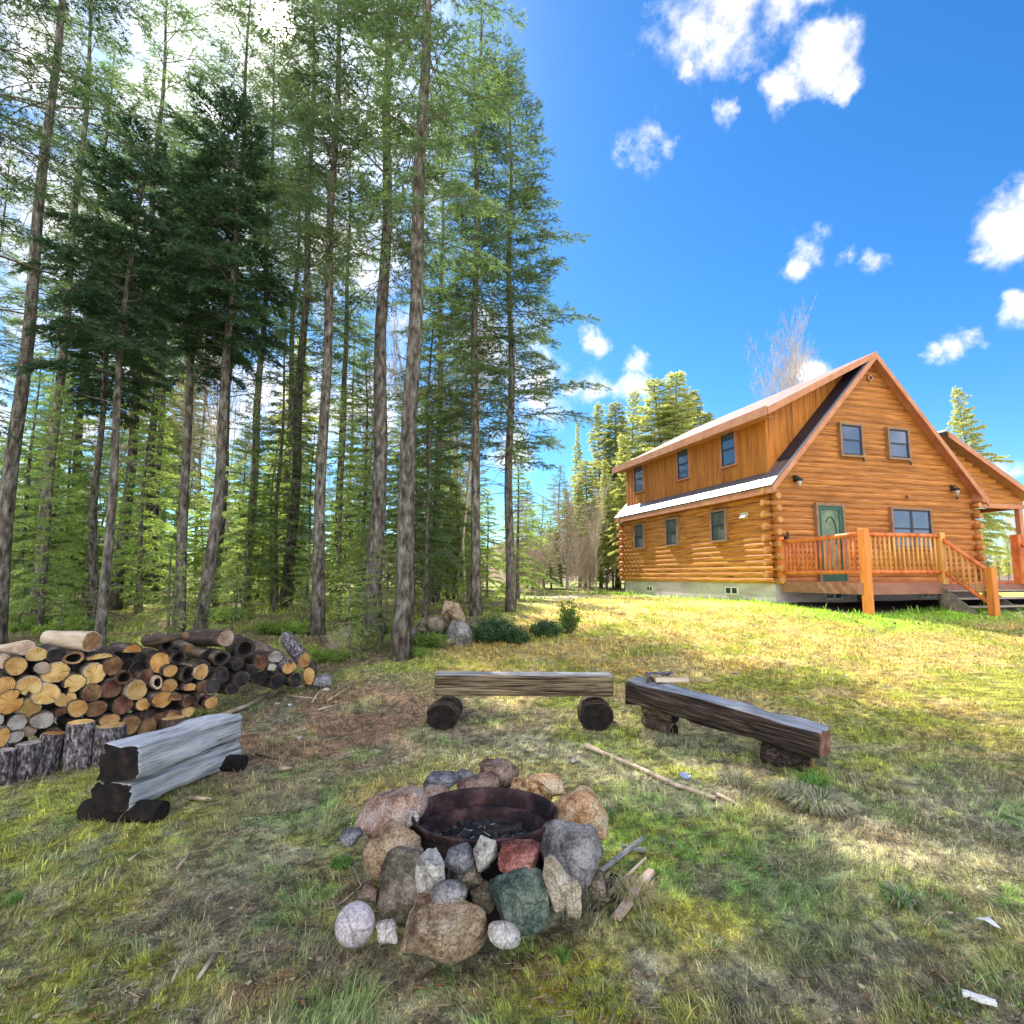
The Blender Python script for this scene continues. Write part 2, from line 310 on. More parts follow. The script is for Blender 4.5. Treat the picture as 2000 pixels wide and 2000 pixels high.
def endmat(name, dark, mid, light):
    m = mat(name, rough=.8); t = m.node_tree; n = t.nodes; l = t.links.new; p = n['Principled BSDF']
    tcn = n.new('ShaderNodeTexCoord'); oi = n.new('ShaderNodeObjectInfo')
    no = n.new('ShaderNodeTexNoise'); no.noise_dimensions = '4D'; no.inputs['Scale'].default_value = 9; no.inputs['Detail'].default_value = 6
    l(tcn.outputs['Object'], no.inputs['Vector']); mw = n.new('ShaderNodeMath'); mw.operation = 'MULTIPLY'; mw.inputs[1].default_value = 50; l(oi.outputs['Random'], mw.inputs[0]); l(mw.outputs[0], no.inputs['W'])
    sp = n.new('ShaderNodeSeparateXYZ'); l(tcn.outputs['Object'], sp.inputs[0])
    cx = n.new('ShaderNodeCombineXYZ'); l(sp.outputs[0], cx.inputs[0]); l(sp.outputs[1], cx.inputs[1])
    ln = n.new('ShaderNodeVectorMath'); ln.operation = 'LENGTH'; l(cx.outputs[0], ln.inputs[0])
    ad = n.new('ShaderNodeMath'); ad.operation = 'MULTIPLY_ADD'; ad.inputs[1].default_value = .035; l(no.outputs['Fac'], ad.inputs[0]); l(ln.outputs['Value'], ad.inputs[2])
    si = n.new('ShaderNodeMath'); si.operation = 'MULTIPLY'; si.inputs[1].default_value = 520; l(ad.outputs[0], si.inputs[0])
    sn = n.new('ShaderNodeMath'); sn.operation = 'SINE'; l(si.outputs[0], sn.inputs[0])
    m1 = n.new('ShaderNodeMath'); m1.operation = 'MULTIPLY_ADD'; m1.inputs[1].default_value = .09; l(sn.outputs[0], m1.inputs[0]); l(no.outputs['Fac'], m1.inputs[2])
    cr = n.new('ShaderNodeValToRGB'); e = cr.color_ramp.elements; e.new(.5)
    for i, (q, c) in enumerate(zip((.34, .5, .66), (dark, mid, light))): e[i].position = q; e[i].color = (*c, 1)
    l(m1.outputs[0], cr.inputs[0])
    at2 = n.new('ShaderNodeMath'); at2.operation = 'ARCTAN2'; l(sp.outputs[1], at2.inputs[0]); l(sp.outputs[0], at2.inputs[1])
    aw = n.new('ShaderNodeMath'); aw.operation = 'MULTIPLY_ADD'; aw.inputs[1].default_value = 3.3; l(at2.outputs[0], aw.inputs[0]); l(mw.outputs[0], aw.inputs[2])
    an = n.new('ShaderNodeTexNoise'); an.noise_dimensions = '1D'; an.inputs['Scale'].default_value = 1; an.inputs['Detail'].default_value = 3; l(aw.outputs[0], an.inputs['W'])
    am = n.new('ShaderNodeMapRange'); am.inputs['From Min'].default_value = .645; am.inputs['From Max'].default_value = .70; am.inputs['To Min'].default_value = 1; am.inputs['To Max'].default_value = .35; l(an.outputs['Fac'], am.inputs['Value'])
    hv = n.new('ShaderNodeHueSaturation'); mrn = n.new('ShaderNodeMapRange'); mrn.inputs['To Min'].default_value = .7; mrn.inputs['To Max'].default_value = 1.15
    l(oi.outputs['Random'], mrn.inputs['Value']); mk = n.new('ShaderNodeMath'); mk.operation = 'MULTIPLY'; l(mrn.outputs[0], mk.inputs[0]); l(am.outputs[0], mk.inputs[1]); l(mk.outputs[0], hv.inputs['Value']); l(cr.outputs[0], hv.inputs['Color']); l(hv.outputs[0], p.inputs['Base Color'])
    b = n.new('ShaderNodeBump'); b.inputs['Strength'].default_value = .5; b.inputs['Distance'].default_value = .01; l(m1.outputs[0], b.inputs['Height']); l(b.outputs[0], p.inputs['Normal'])
    return m
ENDS = {'pale': endmat('end_pale', (.44, .24, .07), (.70, .44, .15), (.82, .60, .28)),
        'tan': endmat('end_tan', (.32, .15, .045), (.56, .31, .10), (.68, .43, .18)),
        'orange': endmat('end_orange', (.34, .14, .03), (.56, .29, .08), (.66, .40, .15)),
        'brown': endmat('end_brown', (.10, .045, .02), (.24, .125, .055), (.42, .26, .12)),
        'red': endmat('end_red', (.03, .012, .008), (.12, .045, .028), (.28, .14, .08)),
        'grey': endmat('end_grey', (.22, .18, .15), (.40, .36, .31), (.54, .50, .44)),
        'pink': endmat('end_pink', (.36, .22, .15), (.54, .39, .29), (.66, .52, .42)),
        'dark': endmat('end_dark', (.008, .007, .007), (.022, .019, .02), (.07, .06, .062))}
M['log_bark'] = tex(mat('log_bark', rough=.95), [(.025, .018, .015), (.095, .07, .052), (.24, .185, .14)], (12, 12, 4), stops=[.35, .52, .7], bump=.8, bscale=(30, 30, 8), bdist=.02, var=.25)
M['log_peeled'] = tex(mat('log_peeled', rough=.8), [(.24, .16, .10), (.46, .36, .25), (.60, .50, .38)], (12, 12, 2), bump=.4, bscale=(40, 40, 5), var=.2)
M['birch'] = tex(mat('birch', rough=.9), [(.03, .02, .02), (.13, .11, .12), (.36, .35, .38)], (45, 45, 22), detail=8, stops=[.40, .52, .66], bump=.8, bscale=(60, 60, 24), bdist=.01, var=.15)
M['weather_blue'] = tex(mat('weather_blue', rough=.85), [(.10, .10, .12), (.36, .38, .42), (.56, .57, .60)], (40, 1.4, 50), stops=[.33, .46, .64], bump=.9, bscale=(40, 2.5, 60), bdist=.02)
M['weather_brown'] = tex(mat('weather_brown', rough=.85), [(.035, .014, .010), (.17, .125, .075), (.34, .28, .17)], (1.7, 48, 60), stops=[.38, .50, .62], band=(1, 9, 9), bandamt=.6, bump=1, bscale=(4, 90, 120), bdist=.015)
M['weather_top'] = tex(mat('weather_top', rough=.85), [(.22, .22, .23), (.42, .42, .42)], (1.7, 60, 60), band=(1, 9, 9), bandamt=.5, bump=1, bscale=(4, 90, 100), bdist=.01)
M['weather_dark'] = tex(mat('weather_dark', rough=.85), [(.018, .013, .012), (.09, .06, .045), (.24, .18, .13)], (2.2, 40, 60), stops=[.38, .54, .7], band=(1.2, 9, 9), bandamt=.6, bump=1, bscale=(4, 70, 110), bdist=.03)
M['slab_blue'] = tex(mat('slab_blue', rough=.7), [(.16, .17, .20), (.34, .37, .43)], (2, 60, 60), band=(1.5, 12, 12), bandamt=.5, bump=1, bscale=(4, 90, 100), bdist=.01)
M['charred'] = tex(mat('charred', rough=.9), [(.006, .005, .005), (.022, .014, .012), (.07, .04, .03)], (14, 14, 14), stops=[.4, .6, .8], bump=1, bdist=.02)

def rockmat(name, c1, c2, c3, sc_=6):
    m = tex(mat('rock_' + name, rough=.88), [c1, c2, c3], (sc_, sc_, sc_), detail=9, rough=.68, stops=[.40, .5, .60], bump=1, bscale=(34, 34, 34), bdist=.05)
    t = m.node_tree; n = t.nodes; l = t.links.new; p = n['Principled BSDF']; src = p.inputs['Base Color'].links[0].from_socket
    tcn = n.new('ShaderNodeTexCoord'); wn = n.new('ShaderNodeTexNoise'); wn.inputs['Scale'].default_value = 12; l(tcn.outputs['Object'], wn.inputs['Vector'])
    wv = n.new('ShaderNodeVectorMath'); wv.operation = 'MULTIPLY_ADD'; wv.inputs[1].default_value = (.14,) * 3; l(wn.outputs['Color'], wv.inputs[0]); l(tcn.outputs['Object'], wv.inputs[2])
    vo = n.new('ShaderNodeTexVoronoi'); vo.feature = 'DISTANCE_TO_EDGE'; vo.inputs['Scale'].default_value = 2.6; l(wv.outputs[0], vo.inputs['Vector'])
    cm = n.new('ShaderNodeMapRange'); cm.inputs['From Max'].default_value = .018; cm.inputs['To Min'].default_value = .5; l(vo.outputs['Distance'], cm.inputs['Value'])
    sp = n.new('ShaderNodeTexNoise'); sp.inputs['Scale'].default_value = 95; sp.inputs['Detail'].default_value = 3; l(tcn.outputs['Object'], sp.inputs['Vector'])
    sm = n.new('ShaderNodeMapRange'); sm.inputs['From Min'].default_value = .35; sm.inputs['From Max'].default_value = .65; sm.inputs['To Min'].default_value = .72; sm.inputs['To Max'].default_value = 1.25; l(sp.outputs['Fac'], sm.inputs['Value'])
    mu = n.new('ShaderNodeMath'); mu.operation = 'MULTIPLY'; l(cm.outputs[0], mu.inputs[0]); l(sm.outputs[0], mu.inputs[1])
    sc2 = n.new('ShaderNodeVectorMath'); sc2.operation = 'SCALE'; l(src, sc2.inputs[0]); l(mu.outputs[0], sc2.inputs['Scale']); l(sc2.outputs[0], p.inputs['Base Color'])
    return m

# ------------------------------------------------------------ ground
HA = np.array([7.19, 15.31, EYE - .2216]); HY = .2846
e1 = np.array([math.cos(HY), math.sin(HY)]); e2 = np.array([-math.sin(HY), math.cos(HY)])
HW, HL = 7.654, 8.72
def gcol(x, y):
    x = np.asarray(x, float); y = np.asarray(y, float)
    n1 = fbm(x * .9, y * .9, 11); n2 = fbm(x * 2.3, y * 2.3, 17); n3 = fbm(x * 6, y * 6, 23); n4 = fbm(x * 1.4 + 9, y * 1.4, 29); n5 = fbm(x * 14, y * 14, 31, 3)
    c = np.zeros(x.shape + (3,))
    def mix(c, col, t): return c * (1 - t[..., None]) + np.array(col) * t[..., None]
    c = c + np.array((.215, .225, .125))
    c = mix(c, (.33, .30, .20), ss(.40, .60, n2) * .9)
    c = mix(c, (.27, .29, .05), ss(.50, .66, n4) * .8)
    c = mix(c, (.20, .165, .125), ss(.40, .60, n1) * .85 * ss(.35, .58, n3))
    c = mix(c, (.14, .25, .06), ss(.56, .70, fbm(x * 3.1, y * 3.1, 37)) * .55)
    # sunny lawn, dry straw with green flecks
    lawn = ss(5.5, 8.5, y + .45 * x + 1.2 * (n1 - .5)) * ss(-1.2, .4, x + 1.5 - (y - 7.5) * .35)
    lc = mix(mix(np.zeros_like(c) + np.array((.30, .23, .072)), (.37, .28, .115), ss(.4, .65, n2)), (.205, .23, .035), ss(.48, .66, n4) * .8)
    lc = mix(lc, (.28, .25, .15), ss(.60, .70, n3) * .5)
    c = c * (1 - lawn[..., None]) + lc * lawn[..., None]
    # moss at lower left, green right of the fire ring
    c = mix(c, (.30, .31, .05), ss(1.3, .3, np.hypot(x + 2.75, y - 3.7)) * ss(.35, .55, n3) * .9)
    c = mix(c, (.14, .27, .055), ss(.9, .2, np.hypot((x - 1.0), (y - 3.35) * .8)) * ss(.38, .6, n3) * .75)
    c = mix(c, (.44, .36, .13), ss(.9, .3, np.hypot((x + .15) * .7, (y - 4.5))) * .7)
    for (mx_, my_, mr_, mc_) in ((.30, 2.35, .55, (.34, .33, .05)), (-1.55, 2.35, .6, (.28, .29, .05)), (.85, 2.75, .5, (.33, .30, .07)), (-2.1, 2.9, .5, (.26, .25, .06)), (-.9, 4.2, .6, (.40, .32, .13)), (.55, 3.95, .5, (.22, .30, .05)), (2.0, 2.75, .6, (.30, .30, .10))):
        c = mix(c, mc_, ss(mr_, mr_ * .3, np.hypot(x - mx_, (y - my_) * 1.3)) * ss(.36, .56, n3) * .85)
    c = mix(c, (.20, .08, .035), ss(.22, .05, np.hypot(x + .95, y - 2.33)) * .6)
    # chips and dirt by the woodpile
    dirt = ss(1.9, .6, np.hypot((x + 2.0) * 1.0, (y - 6.2) * .8)) * ss(.25, .5, n2)
    c = mix(c, (.22, .135, .095), dirt * .9)
    # forest floor
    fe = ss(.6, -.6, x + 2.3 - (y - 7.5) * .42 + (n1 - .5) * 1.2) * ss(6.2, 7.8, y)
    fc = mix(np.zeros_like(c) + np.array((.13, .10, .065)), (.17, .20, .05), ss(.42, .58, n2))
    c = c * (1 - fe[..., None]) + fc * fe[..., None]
    # fresh strip along the foundation
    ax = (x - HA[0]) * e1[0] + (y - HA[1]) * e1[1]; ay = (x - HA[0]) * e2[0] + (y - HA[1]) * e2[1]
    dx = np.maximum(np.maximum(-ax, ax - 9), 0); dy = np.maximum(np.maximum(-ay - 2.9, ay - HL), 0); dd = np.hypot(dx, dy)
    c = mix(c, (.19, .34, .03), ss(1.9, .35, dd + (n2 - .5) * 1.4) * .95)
    c = mix(c, (.022, .018, .014), ss(.25, .02, dd) * ss(-2.9, -2.3, ay))  # bare soil, colour sunk further to paint the shade under the deck
    # gravel by the steps and worn track
    c = mix(c, (.36, .33, .30), ss(1.3, .5, np.hypot((ax - 5.2) * .45, ay + 4.3)) * ss(1.8, 2.8, ax))
    tr = ss(1.1, .4, np.abs(y - 19.5 - .1 * x + (n1 - .5) * 1.5)) * ss(8, 5, x) * ss(0, 1, x)
    c = mix(c, (.30, .27, .24), tr * .7)
    n6 = fbm(x * 27, y * 27, 44, 3)
    k6 = ss(.56, .40, n6) * ss(14, 6, y)
    c = c * (1 - .62 * k6[..., None])
    return np.clip(c * 2.25 * (.42 + 1.16 * n5[..., None]), .008, .85)

def axis_vals(lo, hi, step, far, grow=1.09):
    v = list(np.arange(lo, hi, step)); s = step
    while v[-1] < far: s *= grow; v.append(v[-1] + s)
    s = step
    while v[0] > -far: s *= grow; v.insert(0, v[0] - s)
    return np.array(v)
gx = axis_vals(-4.5, 4.5, .035, 500); gy = axis_vals(1.9, 8.5, .035, 600)
gy = gy[gy > -60]
X, Y = np.meshgrid(gx, gy, indexing='ij')
Z = g(X, Y) + (fbm(X * 9, Y * 9, 41, 3) - .5) * .022 * ss(12, 5, Y)
V = np.stack([X, Y, Z], -1).reshape(-1, 3); nx, ny = X.shape
ii, jj = np.meshgrid(np.arange(nx - 1), np.arange(ny - 1), indexing='ij'); b0 = (ii * ny + jj).ravel()
T = np.stack([b0, b0 + ny, b0 + ny + 1, b0 + 1], 1)
mg = mat('ground', rough=1, spec=.1); t_ = mg.node_tree; n_ = t_.nodes; l_ = t_.links.new
at = n_.new('ShaderNodeAttribute'); at.attribute_name = 'col'
tcn = n_.new('ShaderNodeTexCoord'); no = n_.new('ShaderNodeTexNoise'); no.inputs['Scale'].default_value = 55; no.inputs['Detail'].default_value = 8; no.inputs['Roughness'].default_value = .75
l_(tcn.outputs['Object'], no.inputs['Vector'])
mr_ = n_.new('ShaderNodeMapRange'); mr_.inputs['From Min'].default_value = .3; mr_.inputs['From Max'].default_value = .7; mr_.inputs['To Min'].default_value = .15; mr_.inputs['To Max'].default_value = 1.5
l_(no.outputs['Fac'], mr_.inputs['Value'])
mm = n_.new('ShaderNodeVectorMath'); mm.operation = 'SCALE'; l_(at.outputs['Color'], mm.inputs[0]); l_(mr_.outputs[0], mm.inputs['Scale'])
l_(mm.outputs[0], n_['Principled BSDF'].inputs['Base Color'])
bp = n_.new('ShaderNodeBump'); bp.inputs['Strength'].default_value = .8; bp.inputs['Distance'].default_value = .03; l_(no.outputs['Fac'], bp.inputs['Height']); l_(bp.outputs[0], n_['Principled BSDF'].inputs['Normal'])
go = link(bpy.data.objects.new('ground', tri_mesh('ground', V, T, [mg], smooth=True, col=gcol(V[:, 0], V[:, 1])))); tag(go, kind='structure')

# hills beyond the clearing
M['hill'] = tex(mat('hill', rough=1), [(.16, .11, .09), (.26, .17, .13), (.18, .20, .10)], (.12, .12, .25), bump=0)
hm = MB(); hx = np.linspace(-350, 420, 90)
V = []; F = []
for i, x in enumerate(hx):
    base = 17 + 9 * math.sin(x * .013 + .6) + 3 * math.sin(x * .05)
    for j, (dy_, k) in enumerate(((0, 0), (25, .45), (60, .85), (100, 1.), (160, .2))):
        V.append((x, 210 + dy_ + 10 * math.sin(x * .02), -3 + base * k * (1 + .15 * math.sin(x * .21 + j))))
for i in range(len(hx) - 1):
    for j in range(4): F.append((i * 5 + j, (i + 1) * 5 + j, (i + 1) * 5 + j + 1, i * 5 + j + 1))
hm.add(V, F, 0, True); tag(hm.obj('hills', M['hill'], fix=False), kind='structure')

# ------------------------------------------------------------ grass and litter
rs = np.random.RandomState(5)
lg = leafmat('grass', (1, 1, 1), (1, 1, 1), (1.35, 1.35, .9), .42)
def col_leaf(m):                                  # take the colour from the mesh attribute
    t = m.node_tree; n = t.nodes
    for x in list(n):
        if x.type == 'ATTRIBUTE': x.attribute_name = 'col'; at = x
    hv = [x for x in n if x.type == 'HUE_SAT'][0]
    for lk in list(t.links):
        if lk.to_node == hv and lk.to_socket.name == 'Color': t.links.remove(lk)
    t.links.new(at.outputs['Color'], hv.inputs['Color'])
    for lk in list(t.links):
        if lk.to_node == hv and lk.to_socket.name == 'Value': t.links.remove(lk)
    hv.inputs['Value'].default_value = 1; return m
M['grass'] = col_leaf(lg)
FIRE = np.array([-.15, 3.05])
def blades(n, ymin, ymax, hmin, hmax, wd, seed, tilt=.8, sel=None, colmul=1.0, wmul=None):
    r = np.random.RandomState(seed)
    y = ymin * (ymax / ymin) ** r.rand(n); x = (r.rand(n) * 2 - 1) * (y * .96 + .3)
    keep = np.hypot((x - FIRE[0]), (y - FIRE[1])) > .46
    ax = (x - HA[0]) * e1[0] + (y - HA[1]) * e1[1]; ay = (x - HA[0]) * e2[0] + (y - HA[1]) * e2[1]
    keep &= ~((ax > .1) & (ay > -2.35)) & ~((ax > -.05) & (ay > 0))
    if sel is not None: keep &= sel(x, y, r)
    x = x[keep]; y = y[keep]; n = len(x)
    kk = (fbm(x * 27, y * 27, 44, 3) > .41 + .05 * r.randn(n)) | (y > 9); x = x[kk]; y = y[kk]; n = len(x)
    z = g(x, y) + (fbm(x * 9, y * 9, 41, 3) - .5) * .022 * ss(12, 5, y)
    clump = fbm(x * 5, y * 5, 51, 3) * .5 + fbm(x * 19, y * 19, 53, 3) * .5
    h = (hmin + (hmax - hmin) * r.rand(n) ** 1.8) * (.35 + 1.6 * ss(.35, .75, clump))
    a = r.rand(n) * 2 * np.pi; ta = (fbm(x * 2, y * 2, 61, 2) * 9 + r.randn(n) * .9)
    tl = tilt * (r.rand(n) * .9 + .15)
    W = wd * (.6 + .8 * r.rand(n)) * np.maximum(1, y / 3.2)
    sx = np.cos(a) * W / 2; sy = np.sin(a) * W / 2
    dx = np.cos(ta) * tl * h; dy = np.sin(ta) * tl * h; dz = h * np.sqrt(np.maximum(.05, 1 - tl ** 2 * .8))
    c = gcol(x, y); k = r.rand(n)[:, None]
    c = c * (.5 + 1.15 * k); tint = r.rand(n); c[tint < .22] = c[tint < .22] * .35 + np.array((.42, .38, .27)) * .65 * (.7 + .5 * k[tint < .22])
    gm = tint > .80; c[gm] = c[gm] * .4 + np.array((.12, .22, .04)) * .6
    p0 = np.stack([x - sx, y - sy, z - .004], 1); p1 = np.stack([x + sx, y + sy, z - .004], 1)
    m0 = np.stack([x - sx * .7 + dx * .45, y - sy * .7 + dy * .45, z + dz * .6], 1); m1 = np.stack([x + sx * .7 + dx * .45, y + sy * .7 + dy * .45, z + dz * .6], 1)
    tp = np.stack([x + dx, y + dy, z + dz], 1)
    V = np.stack([p0, p1, m0, m1, tp], 1).reshape(-1, 3); b = np.arange(n) * 5
    T = np.concatenate([np.stack([b, b + 1, b + 3], 1), np.stack([b, b + 3, b + 2], 1), np.stack([b + 2, b + 3, b + 4], 1)])
    return V, T, np.repeat(c * colmul, 5, 0)
def merge(parts):
    V = []; T = []; C = []; o = 0
    for v, t, c in parts: V.append(v); T.append(t + o); C.append(c); o += len(v)
    return np.concatenate(V), np.concatenate(T), np.concatenate(C)
fe_ = lambda x, y: (x + 2.3 - (y - 7.5) * .42 < 0) & (y > 7)
near = blades(560000, 2.0, 14, .012, .045, .0042, 1, 1.05)
dry = blades(110000, 2.0, 12, .03, .085, .0030, 2, 1.15, sel=lambda x, y, r: fbm(x * 2.3 + 40, y * 2.3, 5, 3) + .25 * r.rand(len(x)) > .60)
lawn = blades(70000, 8, 34, .03, .07, .006, 3, .8, sel=lambda x, y, r: ~fe_(x, y))
strip = blades(130000, 9, 26, .06, .14, .007, 4, .6, sel=lambda x, y, r: (gcol(x, y)[:, 1] > .33) & (gcol(x, y)[:, 0] < .34))
tag(link(bpy.data.objects.new('grass', tri_mesh('grass', *merge([near, dry, lawn, strip])[:2], [M['grass']], col=merge([near, dry, lawn, strip])[2]))),
    'short mossy grass and dry blades over the clearing', 'grass', kind='stuff')
# litter: leaves, chips and twigs
def litter(n, ymin, ymax, seed):
    r = np.random.RandomState(seed); y = ymin * (ymax / ymin) ** r.rand(n); x = (r.rand(n) * 2 - 1) * (y * .96 + .2)
    dirt = ss(2.2, .6, np.hypot(x + 2.0, (y - 6.0) * .8)); k = (fbm(x * 1.5, y * 1.5, 19, 3) + .45 * dirt + .1 * ss(1.5, .5, np.hypot(x - FIRE[0], y - FIRE[1]))) > .62 - .34 * r.rand(n)
    k &= np.hypot(x - FIRE[0], y - FIRE[1]) > .5
    x = x[k]; y = y[k]; n = len(x); z = g(x, y) + .008 + .02 * r.rand(n)
    tw = r.rand(n) < .5
    l_ = np.where(tw, .012 + .07 * r.rand(n) ** 4, .005 + .012 * r.rand(n) ** 2) * np.maximum(1, y / 6)
    w_ = np.where(tw, .0013 + .0018 * r.rand(n), l_ * (.35 + .4 * r.rand(n))) * np.maximum(1, y / 4)
    a = r.rand(n) * 6.28; d = np.stack([np.cos(a), np.sin(a), r.randn(n) * .12], 1); s = np.stack([-np.sin(a), np.cos(a), r.randn(n) * .35], 1)
    c = np.stack([x, y, z], 1); l2 = l_[:, None]; w2 = w_[:, None]
    V = np.stack([c - d * l2, c - s * w2 + d * l2 * .1, c + d * l2 + [[0, 0, .004]], c + s * w2 + d * l2 * .05], 1).reshape(-1, 3)
    b = np.arange(n) * 4; T = np.concatenate([np.stack([b, b + 1, b + 2], 1), np.stack([b, b + 2, b + 3], 1)])
    pal = np.array([(.34, .25, .15), (.22, .14, .08), (.45, .34, .20), (.33, .15, .06), (.10, .07, .05), (.32, .27, .22), (.50, .40, .26), (.14, .10, .08)])
    return V, T, np.repeat(pal[r.randint(0, 8, n)] * (.7 + .6 * r.rand(n, 1)), 4, 0)
a_, b_, c_ = litter(60000, 2.0, 13, 8)
tag(link(bpy.data.objects.new('leaf_litter', tri_mesh('leaf_litter', a_, b_, [M['grass']], col=c_))), 'dead leaves, bark chips and tiny twigs scattered on the ground', 'litter', kind='stuff')

# ------------------------------------------------------------ cabin
MR = (6.8687 - 2.70) / (HW / 2 + .1345)                       # main roof slope
roofz = lambda a: 2.70 + MR * ((a if a < HW / 2 else HW - a) + .1345)
cab = empty('log_cabin', HA, HY, 'honey coloured log cabin with shed dormer, metal roof and porch', 'cabin')
CR = .165
def course_profile(z0, h, out, n=5):
    return [(out * math.sin(math.pi * (k + .35) / (n + .7)) ** .6, z0 + h * k / n) for k in range(n + 1)]
front = MB()
k = 0; z = 0.0; rr = random.Random(3)
while z < 6.6:
    h = CR; pr = course_profile(z, h - .002, .043)
    for j in range(5):
        (o0, za), (o1, zb) = pr[j], pr[j + 1]
        def lim(zz):
            if zz < 2.62: return 0.0, HW
            a = (zz - 2.70) / MR - .1345 + .03; a = max(0, a); return a, HW - a
        A0, A1 = lim(za); B0, B1 = lim(zb)
        if B0 >= B1: break
        front.add([(A0, -o0, za), (A1, -o0, za), (B1, -o1, zb), (B0, -o1, zb)], [(0, 1, 2, 3)], 0, True)
    z += CR; k += 1
front.obj('gable_wall', M['log_house'], cab, fix=False)
NC = 16
side = MB()
for k in range(NC):
    pr = course_profile(k * CR, CR - .002, .043)
    for j in range(5):
        (o0, za), (o1, zb) = pr[j], pr[j + 1]
        side.add([(-o0, HL, za), (-o0, 0, za), (-o1, 0, zb), (-o1, HL, zb)], [(0, 1, 2, 3)], 0, True)
side.obj('side_wall', M['log_house_y'], cab, fix=False)
rear = MB(); rear.prism([(.02, 0), (HW - .02, 0), (HW - .02, 2.6), (HW / 2, 6.6), (.02, 2.6)], 'y', .08, HL, 0)
rear.obj('inner_wall', M['log_house'], cab)
for (cx_, cy_) in ((0, 0), (HW, 0), (0, HL), (HW, HL)):
    ce = MB()
    for k in range(NC - (0 if cx_ == 0 else 1)):
        zc = (k + .5) * CR; ln = .20 + rr.uniform(-.03, .04)
        if k % 2 == 0:
            s_ = -1 if cy_ == 0 else 1
            ce.tube([(cx_ + (.03 if cx_ == 0 else -.03), cy_, zc), (cx_ + (.03 if cx_ == 0 else -.03), cy_ + s_ * (.07 + ln), zc)], .086, 10, 0, cap_mi=1)
        else:
            s_ = -1 if cx_ == 0 else 1
            ce.tube([(cx_, cy_ + (.03 if cy_ == 0 else -.03), zc), (cx_ + s_ * (.07 + ln), cy_ + (.03 if cy_ == 0 else -.03), zc)], .086, 10, 0, cap_mi=1)
    ce.obj('corner_log_ends', [M['log_house'], M['log_end']], cab)
fd = MB(); fd.box(.03, HW - .03, .03, HL - .03, -1.2, 0); fd.obj('foundation', M['concrete'], cab)

# main roof: two slabs, ribs, rake boards
def slab(mb, a0, z0, a1, z1, b0, b1, th, mi=0):
    d = np.array([a1 - a0, z1 - z0]); nn = np.array([-d[1], d[0]]) / np.linalg.norm(d)
    if nn[1] < 0: nn = -nn
    poly = [(a0, z0), (a1, z1), (a1 + nn[0] * th, z1 + nn[1] * th), (a0 + nn[0] * th, z0 + nn[1] * th)]
    mb.prism(poly, 'y', b0, b1, mi)
OC = .32
rf = MB()
slab(rf, -.22, roofz(-.22) + .05, HW / 2, 6.8687, -OC, HL + OC, .035)
slab(rf, HW + .30, roofz(HW + .30) + .0, HW / 2 + .001, 6.8687, -OC, HL + OC, .035)
for b in np.arange(-OC + .04, HL + OC, .23):
    slab(rf, -.22, roofz(-.22) + .085, HW / 2, 6.9037, b, b + .03, .022)
rf.obj('metal_roof', M['metal_roof'], cab)
def rake(x0, x1, b0, b1, off, wdt):                          # board following the slope under the roof skin
    m = MB(); m.prism([(x0, roofz(x0) + off), (x1, roofz(x1) + off), (x1, roofz(x1) + off - wdt), (x0, roofz(x0) + off - wdt)], 'y', b0, b1); return m
for x0, x1 in ((-.20, HW / 2), (HW + .28, HW / 2 + .002)):
    m = rake(x0, x1, -OC - .03, -OC + .012, .03 if x0 < 0 else .02, .20); m.obj('rake_board', M['trim'], cab)
    m = rake(x0, x1, -OC + .015, -.02, -.03, .03); m.obj('soffit', M['trim'], cab)
# right rake has a boxed return
m = MB(); m.prism([(HW + .02, 2.52), (HW + .30, 2.44), (HW + .30, 2.62), (HW + .02, 2.9)], 'y', -OC - .02, .1); m.obj('eave_return', M['trim'], cab)
m = MB(); m.box(-.225, -.19, -OC, HL + OC, 2.46, 2.64); m.box(-.19, -.0, -OC, HL + OC, 2.50, 2.53); m.obj('eave_fascia', M['trim'], cab)
# shed dormer
DB0, DB1, DA = .28, HL - .02, .20
dz0, dz1 = 4.80, 6.86; dsl = (dz1 - dz0) / (HW / 2 + .213)
dm_ = MB()
zd = lambda a: dz0 + dsl * (a + .213)
dm_.prism([(DA, roofz(DA) - .1), (DA, zd(DA)), (HW / 2 - .05, zd(HW / 2 - .05) - .02), (HW / 2 - .05, 6.3)], 'y', DB0, DB1)
for i, b in enumerate(np.arange(DB0 + .05, DB1 - .02, .24)):   # battens on the dormer face
    dm_.box(DA - .014, DA + .01, b, b + .035, roofz(DA), zd(DA) - .05)
for a in np.arange(DA + .1, HW / 2 - .3, .22):                 # battens on the cheek
    dm_.box(a, a + .03, DB0 - .014, DB0 + .01, roofz(a), zd(a) - .03)
dm_.box(DA - .02, DA + .06, DB0 - .02, DB0 + .06, roofz(DA), zd(DA))
dm_.obj('dormer_wall', M['board'], cab)
m = MB(); slab(m, -.25, zd(-.25), HW / 2 + .02, 6.875, -OC + .0, HL + OC, .05); m.obj('dormer_roof', tex(mat('dormer_metal', rough=.6, metal=.2), [(.22, .14, .12), (.34, .22, .19)], (2, 2, 2)), cab)
m = MB(); slab(m, .50, roofz(.50) + .115, HW / 2 - .45, roofz(HW / 2 - .45) + .115, -OC + .03, DB0 - .02, .006); m.obj('roof_shade_strip', mat('navy_roof_shade', (.015, .022, .045), .45, .2), cab)  # navy strip paints the dormer cheek's shade onto the metal roof
m = MB(); m.box(-.285, -.255, -OC - .02, HL + OC + .02, dz0 - .17, dz0 + .085); m.box(-.25, DA, DB0 - .3, HL + OC, dz0 - .13, dz0 - .10)
